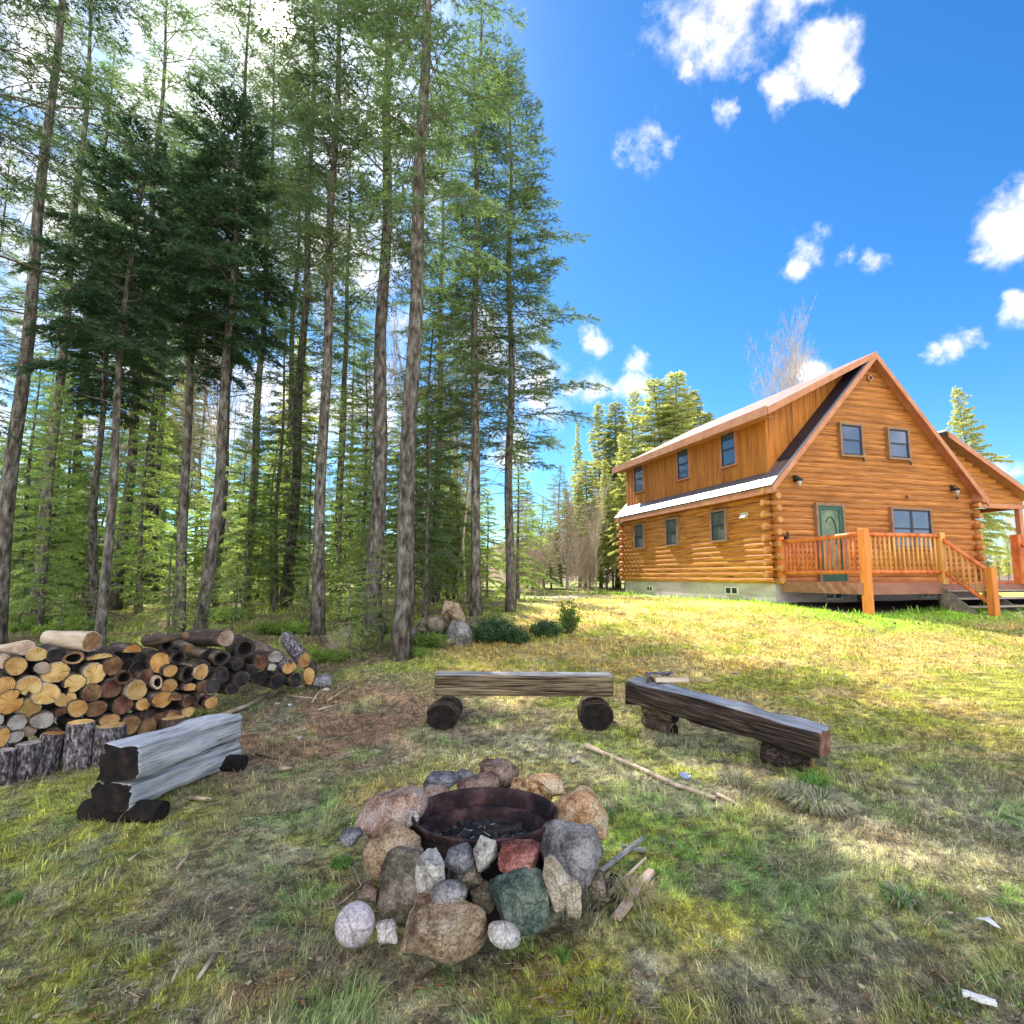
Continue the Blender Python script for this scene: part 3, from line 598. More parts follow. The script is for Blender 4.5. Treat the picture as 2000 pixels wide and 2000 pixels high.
m.prism([(-.25, zd(-.25) + .062), (HW / 2 - .02, zd(HW / 2 - .02) + .062), (HW / 2 - .02, zd(HW / 2) - .12), (-.25, zd(-.25) - .15)], 'y', -OC - .045, -OC - .004)
m.prism([(-.25, zd(-.25) - .01), (HW / 2 - .3, zd(HW / 2 - .3) - .01), (HW / 2 - .3, zd(HW / 2 - .3) - .035), (-.25, zd(-.25) - .035)], 'y', -OC + .03, DB0 - .02)
m.obj('dormer_fascia', M['trim'], cab)

def window_front(a0, a1, z0, z1, units=1, out=.125, plane=0.0, glass='glass'):
    fr = MB(); t = .065
    y0, y1 = plane - out - .02, plane
    fr.box(a0, a1, y0, y1, z1 - t, z1); fr.box(a0, a1, y0, y1, z0, z0 + t); fr.box(a0, a0 + t, y0, y1, z0 + t, z1 - t); fr.box(a1 - t, a1, y0, y1, z0 + t, z1 - t)
    f = fr.obj('window', M['frame'], cab)
    w_ = (a1 - a0 - 2 * t) / units; sa = MB(); gl = MB()
    for i in range(units):
        x0 = a0 + t + i * w_; x1 = x0 + w_; s = .045; zm = (z0 + z1) / 2
        ys0, ys1 = plane - out + .012, plane - .02
        for (p0, p1, q0, q1) in ((x0, x1, z1 - t - s, z1 - t), (x0, x1, z0 + t, z0 + t + s), (x0, x0 + s, z0 + t + s, z1 - t - s), (x1 - s, x1, z0 + t + s, z1 - t - s)):
            sa.box(p0, p1, ys0, ys1, q0, q1)
        sa.box(x0 + s, x1 - s, ys0 + .004, ys1, zm - .025, zm + .025)
        gl.box(x0 + s, x1 - s, ys0 + .018, ys1, z0 + t + s, zm - .025); gl.box(x0 + s, x1 - s, ys0 + .012, ys1, zm + .025, z1 - t - s)
    sa.obj('sash', M['sash'], f); gl.obj('pane', M[glass], f)
    return f
def window_side(b0, b1, z0, z1, plane=0.0, frm='frame', out=.125, glass='glass'):
    fr = MB(); t = .06; x0, x1 = plane - out - .02, plane
    fr.box(x0, x1, b0, b1, z1 - t, z1); fr.box(x0, x1, b0, b1, z0, z0 + t); fr.box(x0, x1, b0, b0 + t, z0 + t, z1 - t); fr.box(x0, x1, b1 - t, b1, z0 + t, z1 - t)
    f = fr.obj('window', M[frm], cab); s = .04; zm = (z0 + z1) / 2; sa = MB(); gl = MB(); c0, c1 = b0 + t, b1 - t; xs = plane - out + .012
    for (p0, p1, q0, q1) in ((c0, c1, z1 - t - s, z1 - t), (c0, c1, z0 + t, z0 + t + s), (c0, c0 + s, z0 + t + s, z1 - t - s), (c1 - s, c1, z0 + t + s, z1 - t - s), (c0 + s, c1 - s, zm - .02, zm + .02)):
        sa.box(xs, plane - .02, p0, p1, q0, q1)
    gl.box(xs + .016, plane - .02, c0 + s, c1 - s, z0 + t + s, zm - .02); gl.box(xs + .010, plane - .02, c0 + s, c1 - s, zm + .02, z1 - t - s)
    sa.obj('sash', M['sash'], f); gl.obj('pane', M[glass], f)
window_front(2.47, 3.33, 3.67, 4.69); window_front(4.28, 5.15, 3.69, 4.69); window_front(4.18, 5.78, .98, 2.24, 2)
for b0, b1 in ((1.5, 2.28), (3.96, 4.77), (7.12, 7.97)): window_side(b0, b1, 3.60, 4.74 if b0 > 1.6 else 4.74, DA, 'trim', .05)
for b0, b1 in ((1.78, 2.56), (4.4, 5.21), (6.75, 7.54)): window_side(b0, b1, 1.26, 2.27, 0.0, 'frame', .125, 'screen')
# door
dr = MB(); dr.box(1.42, 1.50, -.14, 0, .03, 2.27); dr.box(2.36, 2.44, -.14, 0, .03, 2.27); dr.box(1.50, 2.36, -.14, 0, 2.19, 2.27)
drf = dr.obj('door', M['frame'], cab)
m = MB(); m.box(1.50, 1.60, -.12, 0, .03, 2.19); m.box(2.24, 2.36, -.12, 0, .03, 2.19); m.box(1.60, 2.24, -.12, 0, 2.08, 2.19); m.box(1.60, 2.24, -.12, 0, .03, .30); m.obj('door_leaf', M['green_door'], drf)
m = MB(); m.box(1.60, 2.24, -.10, 0, .30, 2.08); m.obj('pane', M['door_glass'], drf)
m = MB(); m.tube([(1.92 + .20 * math.cos(t), -.105, 1.38 + .50 * math.sin(t)) for t in np.linspace(-.6, math.pi * .75, 16)], .018, 6); m.obj('oval_trim', M['green_door'], drf)
m = MB(); m.box(2.27, 2.30, -.165, -.12, 1.0, 1.16); m.obj('handle', M['black'], drf)
# lamps, vents, small fittings
for (a, z) in ((.83, 2.87), (6.82, 2.86)):
    m = MB(); m.box(a - .06, a + .06, -.10, -.05, z - .02, z + .16)
    m.tube([(a, -.1, z + .10), (a, -.17, z + .13), (a, -.20, z + .06)], .012, 6)
    m.tube([(a, -.20, z + .07), (a, -.20, z + .04), (a, -.20, z - .02)], [.02, .085, .095], 8)
    f = m.obj('wall_lantern', M['black'], cab)
    m = MB(); m.tube([(a, -.20, z - .022), (a, -.20, z - .14)], [.075, .045], 8); m.tube([(a, -.2, z - .14), (a, -.2, z - .17)], [.05, .02], 8); m.obj('lamp_glass', M['lens'], f)
m = MB(); m.prism([(3.70, 6.18), (3.82, 6.30), (3.94, 6.18), (3.82, 6.06)], 'y', -.10, 0); f = m.obj('gable_vent', M['trim'], cab)
m = MB(); m.prism([(3.76, 6.18), (3.82, 6.24), (3.88, 6.18), (3.82, 6.12)], 'y', -.112, -.02); m.obj('vent_opening', M['black'], f)
m = MB(); m.box(.34, .44, -.12, -.04, 1.17, 1.30); m.box(.36, .42, -.14, -.12, 1.30, 1.42); m.obj('outdoor_tap_box', M['black'], cab)
m = MB(); m.box(-.13, -.06, .84, 1.12, 1.93, 2.05); m.prism([(-.20, 1.90), (-.06, 1.88), (-.06, 2.07)], 'y', .88, 1.08); m.obj('dryer_vent', M['beige'], cab)
m = MB()
for (a, z) in ((4.89, 2.57), (3.32, 3.62), (5.15, 3.62), (6.95, 2.62)): m.tube([(a, -.08, z + .05), (a + .02, -.10, z - .05)], .022, 7)
m.obj('log_peg', M['black'], cab)
def base_window_front(a0, a1, z0, z1):
    m = MB(); m.box(a0, a1, -.03, .03, z1 - .05, z1); m.box(a0, a1, -.03, .03, z0, z0 + .05); am = (a0 + a1) / 2
    m.box(a0, a0 + .04, -.03, .03, z0, z1); m.box(a1 - .04, a1, -.03, .03, z0 + .05, z1 - .05); m.box(am - .03, am + .03, -.04, .03, z0 + .05, z1 - .05)
    f = m.obj('basement_window', M['white'], cab); m = MB(); m.box(a0 + .04, a1 - .04, .0, .028, z0 + .05, z1 - .05); m.obj('pane', M['glass'], f)
base_window_front(1.68, 2.28, -.46, -.12); base_window_front(5.19, 5.77, -.46, -.12)
for b0, b1, z0, z1 in ((6.45, 6.85, -.40, -.17), (1.55, 2.12, -.36, -.12)):
    m = MB(); m.box(0, .05, b0, b1, z0, z1); f = m.obj('foundation_vent', M['white'], cab)
    m = MB(); bm_ = (b0 + b1) / 2; m.box(-.01, .04, b0 + .04, bm_ - .04, z0 + .04, z1 - .04); m.box(-.01, .04, bm_ + .04, b1 - .04, z0 + .04, z1 - .04); m.obj('vent_opening', M['black'], f)
# porch on the right flank
PA = 9.95
pz = lambda a: 2.80 + (4.62 - 2.80) / (10.12 - 6.54) * (10.12 - a)
m = MB(); m.prism([(6.45, pz(6.45)), (10.3, pz(10.3)), (10.3, pz(10.3) + .06), (6.45, pz(6.45) + .06)], 'y', -.30, HL); m.obj('porch_roof', M['metal_roof'], cab)
m = MB(); m.prism([(6.5, pz(6.5) - .003), (10.32, pz(10.32) - .003), (10.32, pz(10.32) - .17), (6.5, pz(6.5) - .17)], 'y', -.34, -.305); m.prism([(6.6, pz(6.6) - .01), (10.3, pz(10.3) - .01), (10.3, pz(10.3) - .03), (6.6, pz(6.6) - .03)], 'y', -.30, HL); m.obj('porch_rake_board', M['trim'], cab)
m = MB(); z = 2.52
while z < 4.5:
    a1_ = 10.12 - (z + CR - 2.80 + .12) / ((4.62 - 2.80) / (10.12 - 6.54)); a1_ = min(a1_, PA)
    a0_ = HW - .9 if z > 2.7 else HW + .02
    if a1_ > a0_:
        pr = course_profile(z, CR - .002, .05, 4)
        for j in range(4):
            (o0, za), (o1, zb) = pr[j], pr[j + 1]; m.add([(a0_, -o0, za), (a1_, -o0, za), (a1_, -o1, zb), (a0_, -o1, zb)], [(0, 1, 2, 3)], 0, True)
    z += CR
m.obj('porch_gable', M['log_house'], cab, fix=False)
m = MB(); m.box(HW + .08, PA + .08, -.02, .14, 2.38, 2.52); m.box(PA - .08, PA + .06, .14, HL, 2.38, 2.52); m.obj('porch_beam', M['trim'], cab)
for b in (.06, 4.3, HL - .1):
    m = MB(); m.box(PA - .16, PA + .0, b - .07, b + .08, .04, 2.38); m.obj('porch_post', M['trim'], cab, bevel=.008)

# ------------------------------------------------------------ deck with rails and steps
DK = empty('wooden_deck', HA, HY, 'raised red brown log rail deck with open steps in front of the cabin', 'deck')
DF, D3 = -2.6, 2.62          # front edge; where the steps begin
m = MB()
for i, b in enumerate(np.arange(DF + .02, -.2, .145)): m.box(.2, HW + 2.4, b, b + .138, .015, .05)
for i, b in enumerate(np.arange(-.14, HL, .145)): m.box(HW + .12, HW + 2.4, b, b + .138, .015, .05)
m.obj('decking', M['deck_red'], DK)
m = MB(); m.box(.15, D3 + .0, DF - .035, DF, -.22, .05); m.box(.13, .17, DF, -.1, -.22, .05); m.box(D3, HW + 2.4, DF - .035, DF, -.20, .012)
for a in np.arange(.5, HW + 2.4, .6): m.box(a, a + .045, DF, -.12, -.18, .01)
m.obj('deck_frame', tex(mat('deck_mauve', rough=.6), [(.26, .11, .075), (.40, .19, .14)], (2, 6, 6), bump=.2), DK)
def post(a, b, z0, z1, w_, mt):
    p = MB(); p.box(a - w_, a + w_, b - w_, b + w_, z0, z1); return p.obj('post', M[mt], DK, bevel=.012)
post(.13, -.12, -.02, 1.27, .075, 'post_orange')
post(.22, DF - .03, -.85, 1.30, .085, 'post_orange')
post(D3, DF + .0, .0, 1.26, .085, 'deck_gold'); post(D3 + .12, DF + .12, -1.0, -.2, .07, 'old_wood'); post(D3 + .0, -.3, -.9, -.2, .07, 'old_wood')
post(2.68, -3.62, -1.1, .40, .08, 'post_orange')
post(5.3, DF, .0, 1.26, .10, 'deck_red'); post(5.3, -3.62, -1.1, .40, .10, 'post_orange')
def rail(p0, p1, r0=.055, sag=0, mt='deck_red'):
    m = MB(); pts = []
    for t in np.linspace(0, 1, 7): pts.append((p0[0] + (p1[0] - p0[0]) * t, p0[1] + (p1[1] - p0[1]) * t, p0[2] + (p1[2] - p0[2]) * t - sag * math.sin(math.pi * t)))
    m.tube(pts, [r0 * (1 + .06 * math.sin(i * 2.1)) for i in range(7)], 9); return m.obj('rail', M[mt], DK)
def balusters(p0, p1, z0a, z0b, z1a, z1b, n, mt, r0=.030):
    for i in range(n):
        t = (i + .5) / n; x = p0[0] + (p1[0] - p0[0]) * t; y = p0[1] + (p1[1] - p0[1]) * t
        m = MB(); za = z0a + (z0b - z0a) * t; zb = z1a + (z1b - z1a) * t
        m.tube([(x, y, za), (x + rr.uniform(-.006, .006), y, (za + zb) / 2), (x, y, zb)], [r0 * rr.uniform(.9, 1.15)] * 3, 7, seed=i, irr=.06); m.obj('baluster', M[mt], DK)
rail((.14, -.15, 1.14), (.20, DF, 1.19), sag=.02); rail((.14, -.15, .30), (.20, DF, .30))
balusters((.14, -.25), (.20, DF + .15), .30, .30, 1.12, 1.16, 16, 'deck_red')
rail((.25, DF, 1.17), (D3, DF, 1.18)); rail((.25, DF, .30), (D3, DF, .30))
balusters((.36, DF), (D3 - .10, DF), .30, .30, 1.15, 1.15, 15, 'deck_gold')
rail((D3 + .02, DF, 1.13), (2.68, -3.6, .30), .05); rail((D3 + .02, DF, .34), (2.68, -3.6, -.45), .05)
balusters((D3, DF - .15), (2.68, -3.5), .22, -.40, 1.0, .36, 6, 'deck_gold')
rail((5.3, DF, 1.1), (5.3, -3.6, .30), .05); rail((5.3, DF, .34), (5.3, -3.6, -.45), .05)
balusters((5.3, DF - .15), (5.3, -3.5), .22, -.40, 1.0, .36, 6, 'deck_gold')
rail((5.38, DF, 1.13), (HW + 2.3, DF, 1.13)); rail((5.38, DF, .30), (HW + 2.3, DF, .30)); balusters((5.5, DF), (HW + 2.2, DF), .3, .3, 1.12, 1.12, 22, 'deck_red')
# far porch rail
rail((HW + .15, 7.0, 1.30), (PA - .1, 7.0, 1.30), .05); rail((HW + .15, 7.0, .35), (PA - .1, 7.0, .35), .05); balusters((HW + .25, 7.0), (PA - .2, 7.0), .35, .35, 1.28, 1.28, 8, 'deck_red', .04)
for i in range(5):
    zt = .05 - (i + 1) * .178; b1_ = DF - i * .225
    m = MB(); m.box(2.5, 5.45, b1_ - .29, b1_ - .03, zt - .035, zt); m.obj('step', M['tread'], DK, bevel=.005)
for a in (2.50, 3.95, 5.40):
    m = MB(); m.prism([(DF, .0), (DF - 1.15, -.93), (DF - 1.15, -1.15), (DF - .75, -1.15), (DF, -.42)], 'x', a, a + .045); m.obj('stringer', M['old_wood'], DK)

# ------------------------------------------------------------ conifers
def conifer(seed, H, cb, Rad, nbr, r0, needle='needle_mid', dens=60, nl=.075, nw=.016, droop=.25, rise=.15, bare=20, top_open=0, twigs=16, shape=.8, flat=.16, sides=10, bow=.15):
    rs = np.random.RandomState(seed); rr = random.Random(seed)
    tm = MB(); bx, by = rr.uniform(-bow, bow), rr.uniform(-bow, bow)
    cen = lambda z: np.array([bx * math.sin(z / H * math.pi) + .03 * math.sin(z * 1.3 + seed), by * math.sin(z / H * math.pi) + .03 * math.cos(z * 1.1), z])
    nseg = 16; pts = []; rad = []
    for i in range(nseg + 1):
        t = i / nseg; z = H * t * 1.0 - (.25 if i == 0 else 0); pts.append(tuple(cen(z) if i else (cen(0) + [0, 0, -.25]))); rad.append(r0 * (1 - t) ** .8 * (1 + .35 * math.exp(-t * 40)) + .008)
    tm.tube(pts, rad, sides, seed=seed, irr=.05)
    # dead snags on the bare trunk
    for i in range(bare):
        z = rr.uniform(.12 * cb + .3, cb * 1.05); a = rr.uniform(0, 6.28); ln = rr.uniform(.25, 1.0) * (.4 + .8 * z / cb) * min(1.4, Rad)
        c = cen(z); d = np.array([math.cos(a), math.sin(a), 0])
        q = [c, c + d * ln * .5 + [0, 0, rr.uniform(-.05, .06)], c + d * ln + [0, 0, -ln * rr.uniform(0, .3)]]
        tm.tube(q, [.012, .007, .003], 3, caps=False)
        for k in range(rr.randint(1, 4)):
            t = rr.uniform(.3, .9); p = c + (q[2] - c) * t; e = np.array([math.cos(a + rr.choice((-.8, .8))), math.sin(a + rr.choice((-.8, .8))), rr.uniform(-.3, .1)]) * ln * .35
            tm.tube([p, p + e], [.005, .002], 3, caps=False)
    S = []; D = []; Ln = []; br = MB()
    for i in range(nbr):
        t = (i + rr.random()) / nbr; z = cb + (H - cb) * t ** .9
        prof = (1 - t) ** shape * (.55 + .45 * min(1, t * 6 + .3)) + .05
        ln = Rad * prof * rr.uniform(.6, 1.12)
        if rr.random() < .10: ln *= .35
        ln *= 1 + .28 * math.sin(i * 2.39996 + seed) + .22 * math.sin(z * 2.7 + seed * 1.7)
        a = i * 2.39996 + rr.uniform(-.5, .5); d = np.array([math.cos(a), math.sin(a), 0]); side_ = np.array([-d[1], d[0], 0])
        ris = rise + .6 * t ** 2; dr = droop * (1 - t * .7) * rr.uniform(.6, 1.4); sw = rr.uniform(-.15, .15)
        c = cen(z); f = lambda s: c + d * ln * s + side_ * sw * ln * s * s + np.array([0, 0, 1]) * (ris * ln * s - dr * ln * s * s * 1.6)
        q = [f(0), f(.33), f(.66), f(1)]; rb = .006 + .011 * ln / max(Rad, .5) * min(1, Rad)
        br.tube(q, [rb, rb * .7, rb * .45, .002], 3, caps=False)
        nt_ = max(4, int(twigs * (ln / Rad) ** .7))
        for k in range(nt_):
            s = .18 + .82 * ((k + rr.random()) / nt_) if not top_open else .35 + .65 * ((k + rr.random()) / nt_)
            sg = 1 if k % 2 else -1
            tang = nrm(f(min(1, s + .05)) - f(s - .05)); ang = sg * rr.uniform(.6, 1.15) * (1.1 - .5 * s)
            tl = (.16 + .38 * ln * (1.05 - s)) * rr.uniform(.6, 1.2)
            dd = tang * math.cos(ang) + side_ * math.sin(ang) + np.array([0, 0, rr.uniform(-.25, .12)])
            S.append(f(s)); D.append(nrm(dd)); Ln.append(min(tl, .75))
            if tl > .22:
                for h_ in (-1, 1):
                    S.append(f(s) + nrm(dd) * tl * rr.uniform(.35, .6)); D.append(nrm(dd + h_ * .8 * np.cross(nrm(dd), [0, 0, 1]) + [0, 0, rr.uniform(-.2, .1)])); Ln.append(tl * .5)
        S.append(f(.55)); D.append(nrm(f(1) - f(.55))); Ln.append(ln * .5)
    S.append(cen(H - .5)); D.append(np.array([0, 0, 1.])); Ln.append(.55)
    S = np.array(S); D = np.array(D); Ln = np.array(Ln)
    cnt = np.maximum(3, (Ln * dens).astype(int)); idx = np.repeat(np.arange(len(S)), cnt); n = len(idx)
    t = rs.rand(n); Pn = S[idx] + D[idx] * (t * Ln[idx])[:, None]; Pn[:, 2] -= .12 * Ln[idx] * t * t
    q = rs.randn(n, 3); q[:, 2] *= .55; q -= (q * D[idx]).sum(1)[:, None] * D[idx]; q /= np.linalg.norm(q, axis=1)[:, None] + 1e-6
    dr_ = D[idx] * .75 + q * .7; dr_ /= np.linalg.norm(dr_, axis=1)[:, None]
    sd_ = np.cross(dr_, rs.randn(n, 3)); sd_ /= np.linalg.norm(sd_, axis=1)[:, None] + 1e-6
    ll = nl * (.7 + .6 * rs.rand(n))[:, None]; ww = nw * (.7 + .6 * rs.rand(n))[:, None]
    NV = np.stack([Pn - sd_ * ww / 2, Pn + sd_ * ww / 2, Pn + dr_ * ll], 1).reshape(-1, 3)
    # twig spines as slim triangles
    sp = np.cross(D, rs.randn(len(S), 3)); sp /= np.linalg.norm(sp, axis=1)[:, None] + 1e-6
    TV = np.stack([S - sp * .004, S + sp * .004, S + D * Ln[:, None]], 1).reshape(-1, 3)
    bV = np.array(br.V); bF = []
    for f4 in br.F:
        bF.append((f4[0], f4[1], f4[2])); bF.append((f4[0], f4[2], f4[3]))
    bF = np.array(bF); o1 = len(bV); o2 = o1 + len(TV)
    V = np.concatenate([bV, TV, NV]); T = np.concatenate([bF, np.arange(len(TV)).reshape(-1, 3) + o1, np.arange(len(NV)).reshape(-1, 3) + o2])
    mi = np.concatenate([np.ones(len(bF) + len(TV) // 3), np.zeros(n)])
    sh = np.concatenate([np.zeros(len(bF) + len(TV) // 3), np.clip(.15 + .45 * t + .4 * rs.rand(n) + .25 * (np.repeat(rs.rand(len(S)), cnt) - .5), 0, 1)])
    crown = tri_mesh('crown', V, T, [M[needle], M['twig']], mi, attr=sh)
    return tm.mesh('trunk', M['bark']), crown
def plant(name, meshes, x, y, rz, sc_=1.0, label=None, cat='tree', group=None, lean=(0, 0), sxy=None, z=None):
    o = empty(name, (x, y, float(g(x, y)) if z is None else z), 0, label, cat, group)
    o.rotation_euler = (lean[0], lean[1], rz); sxy = sxy or sc_; o.scale = (sxy, sxy, sc_)
    for nm, me in zip(('trunk', 'crown'), meshes):
        link(bpy.data.objects.new(nm, me), o)
    return o
TALL = [conifer(101, 19, 6.8, 2.1, 118, .142, 'needle_mid', 70, .085, .017, bare=34, twigs=17, shape=.55),
        conifer(102, 16.5, 5.2, 1.7, 108, .108, 'needle_mid', 70, .08, .016, bare=30, twigs=16, shape=.7),
        conifer(103, 18, 8.0, 1.9, 90, .115, 'needle_mid', 64, .085, .017, bare=40, twigs=16, shape=.5),
        conifer(104, 14.5, 3.4, 2.35, 160, .105, 'needle_mid', 78, .085, .016, bare=24, twigs=20, shape=.55, droop=.12)]
DARK = conifer(105, 10.2, 5.2, 1.35, 90, .10, 'needle_dark', 95, .08, .02, bare=22, twigs=20, shape=.55)
DARK2 = conifer(106, 8.2, 4.3, 1.15, 70, .065, 'needle_dark', 95, .08, .02, bare=18, twigs=18, shape=.5)
FIR = [conifer(107, 6.5, .5, 1.35, 95, .06, 'needle_light', 70, .075, .018, bare=2, twigs=15, shape=.85),
       conifer(108, 8.5, .9, 1.5, 105, .07, 'needle_mid', 66, .08, .02, bare=3, twigs=15, shape=.8)]
FIR.append(conifer(112, 7.5, .6, 1.5, 80, .06, 'needle_light', 70, .08, .02, bare=2, twigs=17, shape=.7, droop=.35)); FIR.append(conifer(113, 5.5, .3, 1.5, 70, .05, 'needle_light', 70, .08, .02, bare=1, twigs=17, shape=.75, rise=.3))
SAP = conifer(109, 1.9, .12, .62, 34, .022, 'needle_light', 80, .05, .012, bare=0, twigs=10, shape=.85)
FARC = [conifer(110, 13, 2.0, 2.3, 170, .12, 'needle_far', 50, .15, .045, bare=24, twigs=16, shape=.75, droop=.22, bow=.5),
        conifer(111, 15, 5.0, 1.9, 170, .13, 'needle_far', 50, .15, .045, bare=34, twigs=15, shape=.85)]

# tall trunks named one by one: (u, Y, variant, rz, scale, label)
G1 = 'tall conifers at the forest edge'
def at_u(u, Y): return (u - 1000) / F_PX * (Y * math.cos(PITCH) - .0 * Y)
for (u, Yt, me, rz, s_, lab, ln_) in [
    (785, 8.9, TALL[0], 0.3, 1.0, 'thickest grey conifer trunk in front, left of the boulders', (0, R(.9))),
    (732, 10.6, TALL[0], 2.6, 1.02, 'tall straight conifer just left and behind the thickest trunk', (0, R(.3))),
    (930, 12.6, TALL[1], 1.1, 1.0, 'tall slim conifer behind the brown boulder with a pointed green tip', (0, R(.2))),
    (994, 13.2, TALL[3], 4.2, 1.0, 'rightmost tall conifer at the forest edge, branches reaching over the lawn', (0, 0)),
    (622, 10.6, TALL[2], 5.0, .95, 'slim tall conifer standing behind the dark end of the woodpile', (0, R(-.5))),
    (563, 14.0, TALL[1], 3.3, 1.12, 'paler tall conifer behind the slim one near the woodpile end', (0, 0)),
    (400, 9.6, DARK, .6, 1.0, 'dark dense conifer with grey trunk rising behind the charred logs', (0, R(.4))),
    (357, 10.2, DARK, 3.0, .93, 'dark conifer with brown trunk leaning against its grey-trunked neighbour', (0, R(.6))),
    (212, 8.0, DARK2, 1.9, 1.0, 'thin black-green conifer directly behind the woodpile', (0, R(1.2))),
    (186, 12.0, DARK, 4.4, .85, 'dark conifer behind the thin black-green one', (0, R(.6))),
    (2, 9.2, TALL[2], 5.6, .95, 'large conifer trunk cut off by the left edge of the photo', (0, R(.3))),
    (482, 16.5, TALL[2], 1.5, 1.05, 'light green tall conifer seen between the dark one and the woodpile end', (0, 0)),
    (132, 15.5, TALL[1], 2.2, 1.05, 'tall pale conifer deep in the left of the forest', (0, 0)),
    (300, 17.5, TALL[2], 4.0, .9, 'tall conifer with hazy crown left of the sun', (0, 0)),
    (655, 17.5, TALL[0], 1.0, .85, 'tall conifer under the sun, deep behind the straight trunks', (0, 0)),
    (232, 13.4, TALL[2], 1.7, 1.0, 'sparse tall conifer rising above the dark conifers at the left', (0, R(.4))),
    (420, 14.6, TALL[0], 2.9, .98, 'tall conifer standing in front of the white glare left of the sun', (0, 0)),
    (75, 13.0, TALL[1], 5.2, 1.1, 'tall thin conifer between the left edge trunk and the dark ones', (0, R(.3))),
    (850, 16.0, TALL[1], 4.6, 1.0, 'tall conifer between the thickest trunk and the slim pointed one', (0, 0)),
]:
    plant('conifer_tree', me, at_u(u, Yt), Yt, rz, s_, lab, 'tree', G1, ln_)
NEARD = conifer(114, 12.5, 3.4, 2.4, 42, .14, 'needle_dark', 50, .085, .017, bare=14, twigs=18, shape=.5, droop=.3)
plant('conifer_tree', NEARD, -7.0, 6.6, 1.0, 1, 'near conifer beyond the left edge reaching dark branches into the picture', 'tree', G1)
pr_ = random.Random(12)
GB = 'background conifers deep in the forest'
# deep forest
for i in range(23):
    for _ in range(50):
        y = pr_.uniform(15, 44); x = pr_.uniform(-1.05 * y - 2, -.04 * y - .3)
        if all((x - p[0]) ** 2 + (y - p[1]) ** 2 > 6.5 for p in ([(0, 0)] if i == 0 else pts_)): break
    if i == 0: pts_ = []
    pts_.append((x, y)); m_ = pr_.choice([TALL[1], TALL[2], TALL[2], FARC[1], FIR[1], FIR[2]])
    plant('conifer_tree', m_, x, y, pr_.uniform(0, 6.28), pr_.uniform(.75, 1.05), 'green conifer deep in the forest behind the front trunks', 'tree', GB)
GF = 'young firs in the understory'
for (u, Yt, k, s_, lab) in [(838, 14.3, 1, .95, 'full dark young fir right behind the brown boulder'), (662, 12.6, 0, .8, 'young fir behind the tall straight trunks'),
    (90, 10.8, 0, .75, 'bushy young fir behind the left end of the woodpile'), (270, 13.0, 0, .9, 'bright young fir between the dark trunks behind the woodpile'),
    (480, 13.0, 0, .8, 'bright young fir right of the grey trunk'), (700, 15.5, 1, .85, 'tall young fir showing between the straight trunks'), (1010, 17.5, 0, .8, 'young fir behind the rightmost trunk')]:
    plant('young_fir', FIR[k], at_u(u, Yt), Yt, pr_.uniform(0, 6), s_, lab, 'tree', GF)
for i in range(100):
    y = 12.2 + 26 * pr_.random() ** 1.25; x = pr_.uniform(-1.0 * y, -.02 * y - .4)
    plant('young_fir', FIR[(0, 2, 3, 1, 2, 3)[i % 6]], x, y, pr_.uniform(0, 6.28), pr_.uniform(.5, .85) * (1 + max(0, y - 20) * .02), 'leafy young fir filling the forest understory', 'tree', GF)
GS = 'fir saplings on the forest floor'
for i in range(26):
    y = pr_.uniform(8.6, 15); x = pr_.uniform(-.95 * y, -2.9 + (y - 7.5) * .42)
    plant('fir_sapling', SAP, x, y, pr_.uniform(0, 6.28), pr_.uniform(.35, 1.0), 'small fir sapling among the trunks', 'sapling', GS)
# trees beyond the lawn and behind the cabin
def far(name, me, u, vt, Y, Hm, lab, grp, k=1.0):
    d = ray(u, vt); p = np.array([0, 0, EYE]) + d * (Y / d[1]); x, y = p[0], p[1]; z0 = float(g(x, y)); s_ = (p[2] - z0) / Hm
    return plant(name, me, x, y, pr_.uniform(0, 6.28), s_, lab, 'tree', grp, sxy=s_ * k)
GR = 'conifers beyond the lawn and cabin'
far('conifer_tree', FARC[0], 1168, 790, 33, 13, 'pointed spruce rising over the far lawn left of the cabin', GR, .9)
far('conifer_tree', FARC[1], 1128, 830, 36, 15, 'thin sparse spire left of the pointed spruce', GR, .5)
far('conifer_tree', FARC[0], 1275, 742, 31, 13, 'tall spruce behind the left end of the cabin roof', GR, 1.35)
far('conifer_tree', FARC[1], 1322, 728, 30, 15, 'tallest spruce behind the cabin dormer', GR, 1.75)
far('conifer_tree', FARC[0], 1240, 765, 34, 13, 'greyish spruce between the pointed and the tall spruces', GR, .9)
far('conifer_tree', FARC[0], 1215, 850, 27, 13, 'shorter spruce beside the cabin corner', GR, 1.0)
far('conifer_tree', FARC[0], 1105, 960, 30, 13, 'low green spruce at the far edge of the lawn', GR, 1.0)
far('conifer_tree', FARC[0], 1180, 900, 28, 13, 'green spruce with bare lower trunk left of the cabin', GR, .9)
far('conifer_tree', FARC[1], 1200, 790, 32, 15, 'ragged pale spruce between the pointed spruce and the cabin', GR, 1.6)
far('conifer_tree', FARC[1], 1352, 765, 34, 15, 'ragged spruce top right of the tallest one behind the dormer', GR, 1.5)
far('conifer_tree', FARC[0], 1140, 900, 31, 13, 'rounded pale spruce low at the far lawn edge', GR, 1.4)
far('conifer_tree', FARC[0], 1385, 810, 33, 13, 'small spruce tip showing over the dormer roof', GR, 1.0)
far('conifer_tree', FARC[0], 1868, 760, 30, 13, 'pointed spruce behind the right side of the cabin roof', GR, .9)
